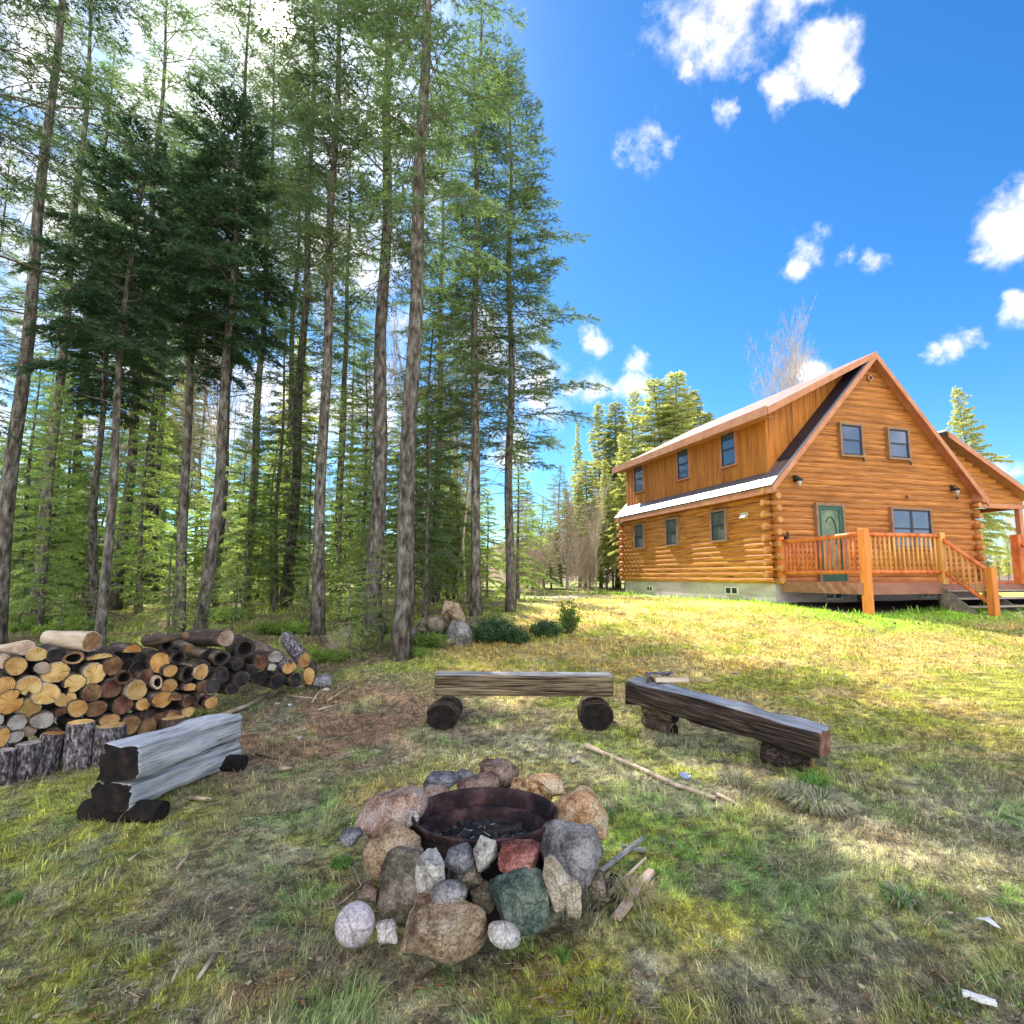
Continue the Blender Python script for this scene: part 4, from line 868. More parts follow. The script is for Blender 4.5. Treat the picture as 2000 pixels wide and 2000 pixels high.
for (u, vt, Y) in ((2060, 900, 38), (1960, 1035, 60), (1990, 1020, 55), (2040, 1000, 50), (1925, 1050, 70), (1945, 1060, 66)):
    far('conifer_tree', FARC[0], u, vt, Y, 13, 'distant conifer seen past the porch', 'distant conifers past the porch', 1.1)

# bare deciduous trees: recursive twigs
def bare_tree(seed, H, r0, spread=.35, mt='twig_grey', stems=1, low=.35):
    rs_ = random.Random(seed); mb = MB(); out = MB()
    def grow(p, d, ln, r, lv, tgt):
        q = p; dirn = Vector(d); pts = [tuple(q)]; n = 4
        for i in range(n):
            dirn = (dirn + Vector((rs_.uniform(-.12, .12), rs_.uniform(-.12, .12), .05))).normalized(); q = Vector(q) + dirn * ln / n; pts.append(tuple(q))
        tgt.tube(pts, [r, r * .85, r * .7, r * .55, r * .4], 5 if lv == 0 else 3, caps=False)
        if lv < 4:
            for k in range({0: 13, 1: 6, 2: 5, 3: 3}[lv]):
                t = rs_.uniform(low if lv == 0 else .25, 1); i = min(3, int(t * 4)); f = t * 4 - i
                b = Vector(pts[i]).lerp(Vector(pts[i + 1]), f); a = rs_.uniform(0, 6.28); e = Vector((math.cos(a), math.sin(a), 0))
                dd = (dirn * .9 + e * rs_.uniform(.4, .9) * spread * 2 + Vector((0, 0, .25))).normalized()
                grow(b, dd, ln * rs_.uniform(.35, .55) * (1.25 - .5 * t), max(r * .36, .0048), lv + 1, out)
    for s_ in range(stems):
        grow(Vector((rs_.uniform(-.3, .3) * (stems > 1), rs_.uniform(-.3, .3) * (stems > 1), -.1)), (rs_.uniform(-.15, .15) * stems, rs_.uniform(-.15, .15) * stems, 1), H * (.8 if stems == 1 else rs_.uniform(.5, .7)), r0, 0, mb)
    return mb.mesh('trunk', M[mt]), out.mesh('crown', M[mt])
BT = [bare_tree(1, 12, .045), bare_tree(2, 5, .018, .34, stems=3, low=.05), bare_tree(3, 9, .05, .3)]
for (u, vt, Y, k) in ((1040, 985, 24, 0), (1075, 1000, 25, 0), (1130, 925, 29, 1), (1150, 975, 26, 0), (1195, 985, 25, 0), (1095, 900, 33, 1), (1030, 930, 30, 1), (1205, 930, 28, 1), (1060, 960, 27, 0)):
    far('young_fir', FIR[k], u, vt + 10, Y + 5, (6.5, 8.5)[k], 'yellow green fir at the far edge of the lawn', 'yellow green firs beyond the lawn', 1.3)
GD = 'bare trees beyond the lawn'
far('bare_tree', BT[0], 1490, 690, 34, 12, 'tall leafless birch with pinkish twigs behind the cabin roof', GD)
far('bare_tree', BT[0], 1530, 715, 36, 12, 'leafless tree right of the tall birch behind the roof', GD)
for i in range(20):
    u = pr_.uniform(1000, 1165); Y = pr_.uniform(21.5, 30)
    far('bare_tree', BT[2 if i % 3 == 0 else 1], u, pr_.uniform(950, 1040) if i % 3 == 0 else pr_.uniform(1010, 1065), Y, 9 if i % 3 == 0 else 4, 'thin leafless tree at the far edge of the lawn', 'thin bare trees at the lawn edge', 1.1)
for i in range(10):
    y = pr_.uniform(15, 26); x = pr_.uniform(-.9 * y, -.05 * y - .3)
    plant('bare_tree', BT[2], x, y, pr_.uniform(0, 6), pr_.uniform(.5, 1.0), 'thin leafless sapling between the forest trunks', 'tree', 'thin bare saplings in the forest')
for i in range(3):
    plant('bare_tree', BT[1], pr_.uniform(-3.4, -2.4), pr_.uniform(8.2, 9.6), pr_.uniform(0, 6), pr_.uniform(.08, .12), 'pale leafless brush beside the front trunks', 'brush', 'pale brush by the trunks')
for (u, Y) in ((1935, 48), (1965, 52), (2010, 45), (1990, 60)):
    far('bare_tree', BT[0], u, 1010, Y, 12, 'bare tree far behind the porch', 'bare trees far behind the porch')

# leafy shrubs
def shrub(seed, r0, h, n, mt, leaf=.03, up=0.0):
    rs = np.random.RandomState(seed); m = 90 if up == 0 else 40
    a = rs.rand(m) * 6.28; rad = np.sqrt(rs.rand(m)) * r0; S = np.stack([np.cos(a) * rad * .3, np.sin(a) * rad * .3, np.zeros(m)], 1)
    E = np.stack([np.cos(a) * rad, np.sin(a) * rad, h * (1 - .5 * (rad / r0) ** 2) * (.6 + .5 * rs.rand(m))], 1)
    idx = rs.randint(0, m, n); t = .25 + .75 * rs.rand(n); Pn = S[idx] + (E - S)[idx] * t[:, None] + rs.randn(n, 3) * .03
    Pn[:, 2] = np.abs(Pn[:, 2]); d = rs.randn(n, 3); d[:, 2] = np.abs(d[:, 2]) * .6; d /= np.linalg.norm(d, axis=1)[:, None]
    s = np.cross(d, rs.randn(n, 3)); s /= np.linalg.norm(s, axis=1)[:, None]; l2 = leaf * (.6 + .8 * rs.rand(n))[:, None]
    NV = np.stack([Pn, Pn + d * l2 * .5 + s * l2 * .28, Pn + d * l2, Pn + d * l2 * .5 - s * l2 * .28], 1).reshape(-1, 3)
    b = np.arange(n) * 4; T = np.stack([b, b + 1, b + 2, b + 3], 1)
    fol = tri_mesh('foliage', NV, T, [M[mt]], attr=np.clip(t * .6 + rs.rand(n) * .5 - .1, 0, 1))
    st = MB()
    for i in range(m): st.tube([S[i], (S[i] + E[i]) / 2 + [0, 0, .02], E[i]], [.006, .004, .002], 3, caps=False)
    return st.mesh('stems', M['twig']), fol
SH = [shrub(1, .55, .42, 9000, 'shrub', .035), shrub(2, .35, .30, 4500, 'shrub', .035), shrub(3, .22, .65, 1500, 'leaf', .05, 1), shrub(4, .5, .25, 5000, 'leaf', .04)]
def bush(u, v, k, lab, s_=1, rz=0, nm='shrub', gp=None):
    p = G(u, v); o = empty(nm, (p[0], p[1], float(g(p[0], p[1])) - .01), rz, lab, 'shrub', gp); o.scale = (s_,) * 3
    for n_2, me in zip(('stems', 'foliage'), SH[k]): link(bpy.data.objects.new(n_2, me), o)
bush(962, 1252, 0, 'wide dark green low juniper spreading right of the blue grey boulder', 1.0)
bush(1010, 1256, 1, 'small juniper clump at the right end of the wide juniper', .8)
bush(1068, 1243, 1, 'round dark green shrub standing alone on the lawn', 1.0)
bush(1112, 1238, 2, 'upright pale green leafy plant beside the round shrub', 1.0, nm='leafy_plant')
bush(840, 1262, 3, 'bright green ground plants left of the blue grey boulder', .9, nm='leafy_plant')
bush(800, 1280, 3, 'green tuft of plants at the foot of the thickest trunk', .6, nm='leafy_plant')
bush(640, 1290, 3, 'green leafy clump right of the charred woodpile', .8, nm='leafy_plant')
for i in range(16):
    y = pr_.uniform(8.2, 12); x = pr_.uniform(-.92 * y, -2.8 + (y - 7.5) * .4)
    o = empty('leafy_plant', (x, y, float(g(x, y))), pr_.uniform(0, 6), 'low leafy undergrowth on the forest floor', 'plant', 'undergrowth between the trunks'); o.scale = (pr_.uniform(.5, 1.1),) * 3
    for n_2, me in zip(('stems', 'foliage'), SH[3]): link(bpy.data.objects.new(n_2, me), o)

# ------------------------------------------------------------ rocks
import bmesh
_ico = None
def rock_mesh(seed, sx, sy, sz, ang=8, mtl=None, rough=.075, sub=5, box=.55):
    bm = bmesh.new(); bmesh.ops.create_icosphere(bm, subdivisions=sub, radius=1)
    V = np.array([v.co[:] for v in bm.verts]); rs = np.random.RandomState(seed)
    if ang > 2 and box: V = np.sign(V) * np.abs(V) ** box; V /= 1.15
    for k in range(ang + 7 if ang > 2 else 0):
        nvec = rs.randn(3); nvec /= np.linalg.norm(nvec); dmax = rs.uniform(.54, .82)
        dp = V @ nvec; ex = np.maximum(dp - dmax, 0); V = V - nvec * (ex * .93)[:, None]
    def n3(V, f, s): return (fbm(V[:, 0] * f + V[:, 2] * f * .7, V[:, 1] * f - V[:, 2] * f * .6, s, 4) + fbm(V[:, 2] * f + 5, V[:, 0] * f * .6 - V[:, 1] * f * .7, s + 7, 4)) - 1
    V = V * (1 + rough * 2.2 * n3(V, 1.6, seed % 40) + rough * 1.0 * n3(V, 5, (seed + 9) % 40) + rough * .5 * n3(V, 15, (seed + 19) % 40))[:, None]
    ex = (V.max(0) - V.min(0)) / 2; cc = (V.max(0) + V.min(0)) / 2; V = (V - cc) / ex * np.array([sx, sy, sz])
    for v, c in zip(bm.verts, V): v.co = c
    me = bpy.data.meshes.new('rock'); bm.to_mesh(me); bm.free()
    me.polygons.foreach_set('use_smooth', np.ones(len(me.polygons), bool)); me.materials.append(mtl); return me
RM = {'pinkgrey': rockmat('pinkgrey', (0.293, 0.149, 0.092), (0.537, 0.368, 0.292), (0.683, 0.540, 0.464)), 'tan': rockmat('tan', (0.159, 0.092, 0.049), (0.415, 0.293, 0.178), (0.610, 0.471, 0.324)),
      'darkgrey': rockmat('darkgrey', (0.073, 0.057, 0.038), (0.232, 0.190, 0.135), (0.427, 0.356, 0.270)), 'granite': rockmat('granite', (0.268, 0.241, 0.216), (0.561, 0.529, 0.475), (0.756, 0.724, 0.648), 14),
      'slate': rockmat('slate', (0.085, 0.086, 0.097), (0.220, 0.218, 0.238), (0.390, 0.391, 0.410)), 'white': rockmat('white', (0.488, 0.425, 0.367), (0.732, 0.667, 0.605), (0.850, 0.828, 0.767)),
      'red': rockmat('red', (0.110, 0.034, 0.027), (0.317, 0.103, 0.081), (0.512, 0.241, 0.194)), 'green': rockmat('green', (0.037, 0.057, 0.049), (0.110, 0.161, 0.130), (0.244, 0.287, 0.227)),
      'peach': rockmat('peach', (0.464, 0.230, 0.108), (0.781, 0.506, 0.292), (0.850, 0.690, 0.464)), 'grey': rockmat('grey', (0.122, 0.115, 0.108), (0.293, 0.276, 0.270), (0.464, 0.437, 0.421)),
      'brown': rockmat('brown', (0.122, 0.069, 0.054), (0.305, 0.196, 0.151), (0.439, 0.322, 0.259)), 'rusty': rockmat('rusty', (0.122, 0.069, 0.032), (0.512, 0.276, 0.108), (0.756, 0.552, 0.324), 22),
      'cream': rockmat('cream', (0.317, 0.241, 0.151), (0.586, 0.494, 0.356), (0.732, 0.644, 0.508)), 'ball': rockmat('ball', (0.610, 0.540, 0.562), (0.732, 0.655, 0.670), (0.830, 0.747, 0.756), 9)}
def rock(u, v, ru, rv, Y, col, lab, seed, ang=8, tilt=0, th=None, rough=.075, nm='rock', gp='stones around the fire ring', cat='rock'):
    p = P(u, v, Y); dep = Y / math.cos(0) * math.cos(PITCH) + (p[2] - EYE) * math.sin(PITCH)
    sx = ru * dep / F_PX; sz = rv * dep / F_PX; sy = th or (sx + sz) * .5
    o = link(bpy.data.objects.new(nm, rock_mesh(seed, sx, sy, sz, ang, RM[col], rough)))
    o.location = tuple(p); o.rotation_euler = (0, tilt, 0); tag(o, lab, cat, gp); return o
k3 = .3623
def r3(x0, x1, y0, y1, Y, col, lab, seed, **k):
    return rock(620 + k3 * (x0 + x1) / 2, 1450 + k3 * (y0 + y1) / 2, k3 * (x1 - x0) / 2 * 1.03, k3 * (y1 - y0) / 2 * 1.0, Y, col, lab, seed, **k)
r3(250, 560, 200, 560, 3.18, 'pinkgrey', 'large pink grey slab leaning at the upper left of the fire ring', 2, tilt=.45, ang=7)
r3(240, 560, 430, 725, 2.80, 'tan', 'tan flat topped rock left of the fire ring', 3, ang=9, tilt=-.15)
r3(340, 640, 610, 930, 2.62, 'darkgrey', 'big mottled dark grey boulder at the lower left of the fire ring', 4, ang=5)
r3(540, 695, 598, 820, 2.50, 'granite', 'pale upright granite stone leaning on the dark boulder', 5, tilt=-.1)
r3(682, 842, 565, 692, 2.58, 'slate', 'dark grey wedge stone with pale top below the rim', 6, th=.05)
r3(840, 972, 515, 685, 2.62, 'granite', 'small pale pointed stone resting against the front rim', 17, ang=10, th=.04)
r3(975, 1207, 553, 706, 2.58, 'red', 'brick red stone under the front rim', 8, ang=7)
r3(925, 1245, 690, 988, 2.50, 'green', 'large dark green square slab at the front', 52, ang=4, th=.10)
r3(610, 806, 755, 872, 2.42, 'grey', 'smooth oval grey green cobble', 10, ang=0, rough=.02)
r3(450, 905, 868, 1125, 2.36, 'tan', 'widest tan boulder at the bottom of the fire ring', 46, ang=4)
r3(915, 1097, 980, 1095, 2.33, 'white', 'small white quartz stone lying in the grass', 12, ang=2, tilt=.3)
r3(100, 303, 877, 1083, 2.36, 'ball', 'round white ball shaped stone', 13, ang=0, rough=.012)
r3(310, 435, 975, 1065, 2.36, 'white', 'small rough pale stone beside the round white one', 14, ang=6)
r3(1215, 1362, 608, 885, 2.52, 'cream', 'tall cream stone standing right of the green slab', 15, ang=6, tilt=-.15, th=.06)
r3(1315, 1422, 745, 935, 2.52, 'cream', 'mossy tan stone tucked behind the tall cream one', 16, ang=4, th=.05)
r3(1215, 1550, 445, 800, 2.76, 'grey', 'large grey boulder at the right of the fire ring', 17, ang=8, tilt=-.2)
r3(1262, 1575, 238, 565, 3.22, 'peach', 'large peach coloured boulder at the upper right', 18, ang=8, tilt=.35)
r3(1100, 1328, 163, 305, 3.80, 'peach', 'flat pale peach stone behind the rim on the right', 19, ang=10)
r3(1045, 1270, 198, 345, 3.66, 'rusty', 'rough rust speckled stone touching the back rim', 20, ang=6)
r3(870, 1088, 100, 262, 3.86, 'brown', 'dark jagged rock at the very back of the ring', 21, ang=12, rough=.12)
r3(752, 978, 172, 285, 3.70, 'brown', 'smooth brown stone at the middle of the back rim', 22, ang=3)
r3(572, 772, 165, 262, 3.72, 'slate', 'flat blue slate stone at the back left', 23, ang=12)
r3(732, 872, 148, 215, 3.95, 'slate', 'small lilac slate behind the smooth brown stone', 24, ang=10)
r3(540, 708, 243, 375, 3.56, 'pinkgrey', 'speckled pink stone at the left of the back rim', 25, ang=5)
r3(485, 550, 370, 450, 3.0, 'granite', 'small pale stone wedged at the left of the rim', 26, ang=5)
r3(700, 900, 655, 790, 2.62, 'darkgrey', 'dark stone added in the shadowed gap between the pale stones below the front rim', 81, ang=6)  # dark filler stones added where the gaps lie in shadow
r3(820, 960, 760, 900, 2.60, 'darkgrey', 'dark stone added in the shadowed gap left of the green slab', 82, ang=6)
r3(1440, 1560, 700, 840, 2.72, 'darkgrey', 'small dark stone at the foot of the large grey boulder', 83, ang=6)
r3(215, 330, 770, 860, 2.62, 'brown', 'small red brown stone in shade left of the dark boulder', 27, ang=4)
r3(120, 240, 470, 545, 2.9, 'slate', 'flat blue grey stone sunk in the grass left of the ring', 28, ang=6)
# boulders by the trees
GBo = 'boulders by the trees'
def boulder(u0, u1, v0, v1, Y, col, lab, seed, **k):
    return rock((u0 + u1) / 2, (v0 + v1) / 2, (u1 - u0) / 2, (v1 - v0) / 2, Y, col, lab, seed, nm='boulder', gp=GBo, cat='boulder', **k)
boulder(868, 926, 1210, 1264, 9.9, 'grey', 'blue grey pyramid shaped boulder in front of the others', 31, ang=8)
boulder(860, 912, 1175, 1235, 10.6, 'tan', 'tall brown leaning boulder behind the blue grey one', 32, ang=6, tilt=.35)
boulder(815, 868, 1203, 1246, 10.4, 'darkgrey', 'low grey boulder left of the tall brown one', 33, ang=6)
boulder(787, 812, 1222, 1252, 9.6, 'slate', 'small bluish boulder beside the thickest trunk', 34)
boulder(985, 1040, 1203, 1236, 12.4, 'grey', 'pale grey boulder at the foot of the rightmost trunk', 35, ang=7)
boulder(856, 890, 1246, 1268, 9.6, 'darkgrey', 'small dark stone in front of the boulders', 36)
boulder(612, 650, 1316, 1340, 7.3, 'slate', 'grey boulder at the right end of the charred woodpile', 37)
boulder(770, 800, 1215, 1262, 9.4, 'grey', 'grey stone leaning on the base of the thickest trunk', 38)

# ------------------------------------------------------------ fire ring
rc = P(947, 1600, 3.05); rc[2] = .36; RR = .37
fr_ = empty('fire_ring', (rc[0], rc[1], 0), 0, 'rusty round steel fire ring sunk inside the circle of stones', 'fire ring'); fr_.rotation_euler = (R(-3.2), 0, 0); fr_.location.z = .02
def lathe(prof, n=64, mi=0):
    V = []; F = []
    for i in range(n):
        a = 2 * math.pi * i / n
        for (r_, z_) in prof: V.append((r_ * math.cos(a), r_ * math.sin(a), z_))
    m = len(prof)
    for i in range(n):
        for j in range(m - 1): F.append((i * m + j, ((i + 1) % n) * m + j, ((i + 1) % n) * m + j + 1, i * m + j + 1))
    return V, F
zr = float(rc[2])
m = MB(); m.add(*lathe([(RR - .035, .02), (RR - .012, zr - .03), (RR - .004, zr - .008), (RR + .004, zr), (RR + .012, zr - .004), (RR + .012, zr - .014), (RR + .002, zr - .03), (RR - .012, .0)]), 0, True)
m.obj('ring_wall', M['rust'], fr_)
m = MB(); m.add(*lathe([(RR + .009, zr - .045), (RR + .006, zr - .10), (RR - .004, -.02)]), 0, True); m.obj('shadow_skirt', M['charred'], fr_)  # near-black skirt paints the shadow between the stones below the rim
m = MB(); m.add(*lathe([(RR - .03, zr - .085), (RR - .07, zr - .09), (RR - .075, zr - .13), (RR - .09, zr - .16)]), 0, True); m.obj('inner_ledge', M['rust'], fr_)
Va = []; Fa = []
for i in range(25):
    for j in range(48):
        r_ = (RR - .03) * i / 24; a = j / 48 * 6.283; x = r_ * math.cos(a); y = r_ * math.sin(a)
        Va.append((x, y, zr - .20 + .05 * float(fbm(x * 12 + 5, y * 12, 5, 3)) + .05 * (r_ / RR) ** 3))
for i in range(24):
    for j in range(48): Fa.append((i * 48 + j, i * 48 + (j + 1) % 48, (i + 1) * 48 + (j + 1) % 48, (i + 1) * 48 + j))
m = MB(); m.add(Va, Fa, 0, True); o = m.obj('ash_bed', M['ash'], fr_, fix=False)
cr_ = random.Random(4)
m = MB()
for i in range(70):
    a = cr_.uniform(0, 6.28); r_ = math.sqrt(cr_.random()) * (RR - .07); s_ = cr_.uniform(.008, .035); x, y = r_ * math.cos(a), r_ * math.sin(a); z = zr - .17 + .02 * cr_.random(); b = cr_.uniform(0, 3)
    m.tube([(x, y, z), (x + s_ * 1.8 * math.cos(b), y + s_ * 1.8 * math.sin(b), z + cr_.uniform(-.01, .02))], [s_ * .5, s_ * .4], 5, seed=i, irr=.3, smooth=False)
o = m.obj('charcoal', M['char'], fr_); o['kind'] = 'stuff'
m = MB()
for i in range(60):
    a = cr_.uniform(0, 6.28); r_ = math.sqrt(cr_.random()) * (RR - .07); x, y = r_ * math.cos(a), r_ * math.sin(a); z = zr - .155; b = cr_.uniform(0, 3); s_ = cr_.uniform(.01, .06)
    m.tube([(x, y, z), (x + s_ * math.cos(b), y + s_ * math.sin(b), z + cr_.uniform(-.01, .015))], [.003, .002], 3)
o = m.obj('ash_flakes', tex(mat('flake'), [(.2, .19, .2), (.5, .49, .5)]), fr_); o['kind'] = 'stuff'
m = MB(); m.box(-.02, .02, -.015, .015, -.006, .008); o = m.obj('paper_scrap', M['white'], bevel=.003); o.location = (rc[0] + .145, rc[1] - .125, zr - .13); o.rotation_euler = (.3, .2, .4); tag(o, 'small white scrap lying in the ash of the fire ring', 'scrap')

# ------------------------------------------------------------ logs
def log_mesh(seed, rx, ry, ln, end, bark='log_bark', kind='round', hollow=False, taper=1.0, bendx=0):
    """log along local -Z from its cut end at the origin."""
    rs = np.random.RandomState(seed); n = 28; V = []; F = []; MI = []; SM = []
    th = np.arange(n) / n * 2 * np.pi
    base = 1 + .06 * np.sin(2 * th + rs.rand() * 6) + .04 * np.sin(3 * th + rs.rand() * 6) + .02 * rs.randn(n)
    if kind == 'half': sinv = np.sin(th + rs.uniform(-.4, .4)); base = np.where(sinv < -.15, base * .15 / np.maximum(.15, -sinv), base)
    if kind == 'notch': k = rs.randint(n); base[k] *= .45; base[(k + 1) % n] *= .75
    segs = [0, .03, .2, .45, .7, .97, 1]
    for i, t in enumerate(segs):
        s = (1 + (taper - 1) * t) * (.97 if i in (0, len(segs) - 1) else 1) * (1 + .02 * rs.randn())
        jit = base * (1 + .015 * rs.randn(n))
        for k in range(n): V.append((rx * s * jit[k] * math.cos(th[k]) + bendx * math.sin(t * 3.14), ry * s * jit[k] * math.sin(th[k]), -ln * t))
    for i in range(len(segs) - 1):
        for k in range(n): F.append((i * n + k, (i + 1) * n + k, (i + 1) * n + (k + 1) % n, i * n + (k + 1) % n)); MI.append(0); SM.append(True)
    # cut end with a thin bark ring then wood, optional hollow
    o = len(V); r1 = .93 if hollow is False else .72
    for k in range(n): V.append((V[k][0] * .93, V[k][1] * .93, .002))
    for k in range(n): F.append((k, (k + 1) % n, o + (k + 1) % n, o + k)); MI.append(0); SM.append(False)
    if hollow:
        o2 = len(V)
        for k in range(n): V.append((V[k][0] * .66, V[k][1] * .66, .0))
        for k in range(n): F.append((o + k, o + (k + 1) % n, o2 + (k + 1) % n, o2 + k)); MI.append(1); SM.append(False)
        o3 = len(V)
        for k in range(n): V.append((V[k][0] * .5, V[k][1] * .5, -.09))
        for k in range(n): F.append((o2 + k, o2 + (k + 1) % n, o3 + (k + 1) % n, o3 + k)); MI.append(2); SM.append(True)
        F.append(tuple(o3 + k for k in range(n))); MI.append(2); SM.append(False)
    else:
        F.append(tuple(o + k for k in range(n))); MI.append(1); SM.append(False)
    F.append(tuple((len(segs) - 1) * n + k for k in range(n))[::-1]); MI.append(1); SM.append(False)
    me = bpy.data.meshes.new('log'); me.from_pydata(V, [], F)
    for m_ in (M[bark], ENDS[end], M['charred']): me.materials.append(m_)
    me.polygons.foreach_set('material_index', MI); me.polygons.foreach_set('use_smooth', SM); me.update(); return me
def basis(zaxis, upv=(0, 0, 1)):
    z = Vector(zaxis).normalized(); x = Vector(upv).cross(z).normalized(); y = z.cross(x); return Matrix((x, y, z)).transposed().to_4x4()
LAX = nrm(np.array([.80, -.60, 0]))               # direction the cut ends look
lr = random.Random(9)
def pileY(u): return 4.62 + 1.25 * u / 400 if u < 420 else 5.93 + (u - 420) * .0072
COUNT = [0]
def put_log(u, v, ru, rv, end, lab, bark='log_bark', kind='round', hollow=False, ln=.45, Y=None, axis=None, taper=1.0, gp='firewood logs in the pile', nm='firewood_log', tilt=0, bend=0, sh=None):
    COUNT[0] += 1; Y = Y or pileY(u) + lr.uniform(-.03, .03)
    p = P(u, v, Y); dep = Y * math.cos(PITCH) + (p[2] - EYE) * math.sin(PITCH)
    o = link(bpy.data.objects.new(nm, log_mesh(COUNT[0], ru * dep / F_PX, rv * dep / F_PX, ln, end, bark, kind, hollow, taper, bend)))
    ax = np.array(axis if axis is not None else LAX) + np.array([lr.uniform(-.07, .07), lr.uniform(-.07, .07), lr.uniform(-.05, .05)])
    o.matrix_world = Matrix.Translation(p) @ basis(ax) @ Matrix.Rotation(tilt, 4, 'Z'); tag(o, lab, 'log', gp); return o
c5 = .2174
ORD = 'leftmost second third fourth fifth sixth seventh eighth ninth tenth eleventh twelfth thirteenth fourteenth'.split()
NM = {'pale': 'pale yellow', 'tan': 'tan', 'orange': 'orange', 'brown': 'brown', 'red': 'reddish dark', 'grey': 'grey', 'pink': 'pinkish', 'dark': 'black'}
ROWS = {
 'uppermost': [(35,330,62,75,'pink'),(145,372,82,90,'tan'),(380,388,66,55,'pink'),(505,432,108,88,'pale'),(660,300,80,58,'brown','h'),(850,445,90,92,'pale'),(900,300,100,42,'pale','s'),(1015,372,80,78,'brown'),(1190,240,82,66,'orange','s'),(1435,340,88,92,'orange'),(1605,295,64,62,'dark','h'),(1530,415,62,58,'tan')],
 'second': [(45,545,78,78,'tan'),(265,550,95,84,'pale','n'),(672,525,92,80,'pale','n'),(1000,575,80,90,'red'),(1115,478,62,64,'red','h'),(1312,470,60,66,'red'),(1415,520,44,60,'pink','h'),(1690,445,56,72,'dark','h'),(1810,425,62,68,'tan','L'),(1520,552,66,66,'tan'),(1230,590,84,84,'pale'),(1712,582,56,58,'tan','s')],
 'third': [(420,625,98,95,'pale'),(830,612,86,76,'brown'),(85,697,106,102,'orange','n'),(590,672,86,76,'pale','n'),(1460,672,86,76,'orange'),(1575,672,58,52,'brown','s'),(1105,722,86,80,'red'),(1285,715,62,56,'tan'),(1825,562,58,58,'red'),(1900,575,56,62,'grey'),(1690,690,50,60,'red')],
 'fourth': [(265,750,92,82,'pale'),(700,752,76,82,'tan'),(862,755,84,74,'brown'),(155,880,80,76,'grey'),(380,862,88,78,'grey'),(560,802,58,60,'red','s'),(985,862,82,62,'tan'),(1690,785,62,46,'pale'),(1820,690,60,60,'red','h'),(1440,840,80,50,'brown')],
 'lowest': [(5,850,26,50,'grey'),(25,1010,52,92,'tan'),(130,1010,75,52,'grey'),(257,957,56,50,'pink'),(480,1010,80,80,'brown'),(700,940,85,80,'brown'),(1180,900,80,75,'brown'),(1330,920,80,75,'brown'),(1560,830,75,60,'brown'),(1900,700,60,55,'tan')]}
for row, lst in ROWS.items():
    lst = sorted(lst, key=lambda q: q[0])
    for i, q in enumerate(lst):
        x, y, rx, ry, c = q[:5]; f = q[5] if len(q) > 5 else ''
        lab = '%s%s %s log end, %s in the %s row of the woodpile' % ({'h': 'hollow ', 'n': 'cracked ', 's': 'split ', 'L': 'long ', '': ''}[f], NM[c], 'round' if f != 's' else 'firewood', ORD[i] + ('' if i == 0 else ' from left'), row)
        put_log(x * c5, 1220 + y * c5, rx * c5 * 1.02, ry * c5 * 1.02, c, lab, hollow=f == 'h', kind={'s': 'half', 'n': 'notch'}.get(f, 'round'), bark='log_peeled' if (c in ('pale', 'pink') and i % 2) or f == 'L' else 'log_bark')
# logs lying on top
put_log(825 * c5, 1220 + 150 * c5, 18.5, 19, 'brown', 'long peeled log on top of the pile, thick brown end facing right', 'log_peeled', ln=.66, axis=(.93, -.30, .02), taper=.72, bend=-.04)
put_log(232 * c5, 1220 + 205 * c5, 16, 15, 'pink', 'peeled log on top at the left, pink end', 'log_peeled', ln=.45, axis=(.88, -.4, .10), taper=.8)
put_log(335 * c5, 1220 + 268 * c5, 17, 14, 'pale', 'short pale log on top just right of the pink ended one', 'log_peeled', ln=.35)
put_log(500 * c5, 1220 + 270 * c5, 16, 12, 'dark', 'small blackened log between the top logs', ln=.35)
put_log(1500 * c5, 1220 + 185 * c5, 12, 13, 'dark', 'dark hollow log end on top of the pile right of the orange one', hollow=True, ln=.5)
put_log(1330 * c5, 1220 + 150 * c5, 18, 10, 'brown', 'twisted grey brown driftwood like log lying across the top', 'log_bark', ln=.42, axis=(-.8, .2, -.10), taper=.6, Y=5.6, bend=.05)
put_log(1700 * c5, 1220 + 215 * c5, 12, 9, 'brown', 'thin weathered log sloping down at the right end of the pile', 'log_bark', ln=.5, axis=(.9, -.35, -.22), Y=6.0)
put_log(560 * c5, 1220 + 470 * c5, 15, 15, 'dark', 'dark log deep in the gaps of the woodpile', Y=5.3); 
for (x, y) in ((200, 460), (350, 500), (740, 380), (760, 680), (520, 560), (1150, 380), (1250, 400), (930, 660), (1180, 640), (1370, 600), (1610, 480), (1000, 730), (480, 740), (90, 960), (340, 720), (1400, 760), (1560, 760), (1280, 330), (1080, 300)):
    put_log(x * c5, 1220 + y * c5, 18, 17, 'dark', 'dark log deep in the gaps of the woodpile', Y=pileY(x * c5) + .13, ln=.4)
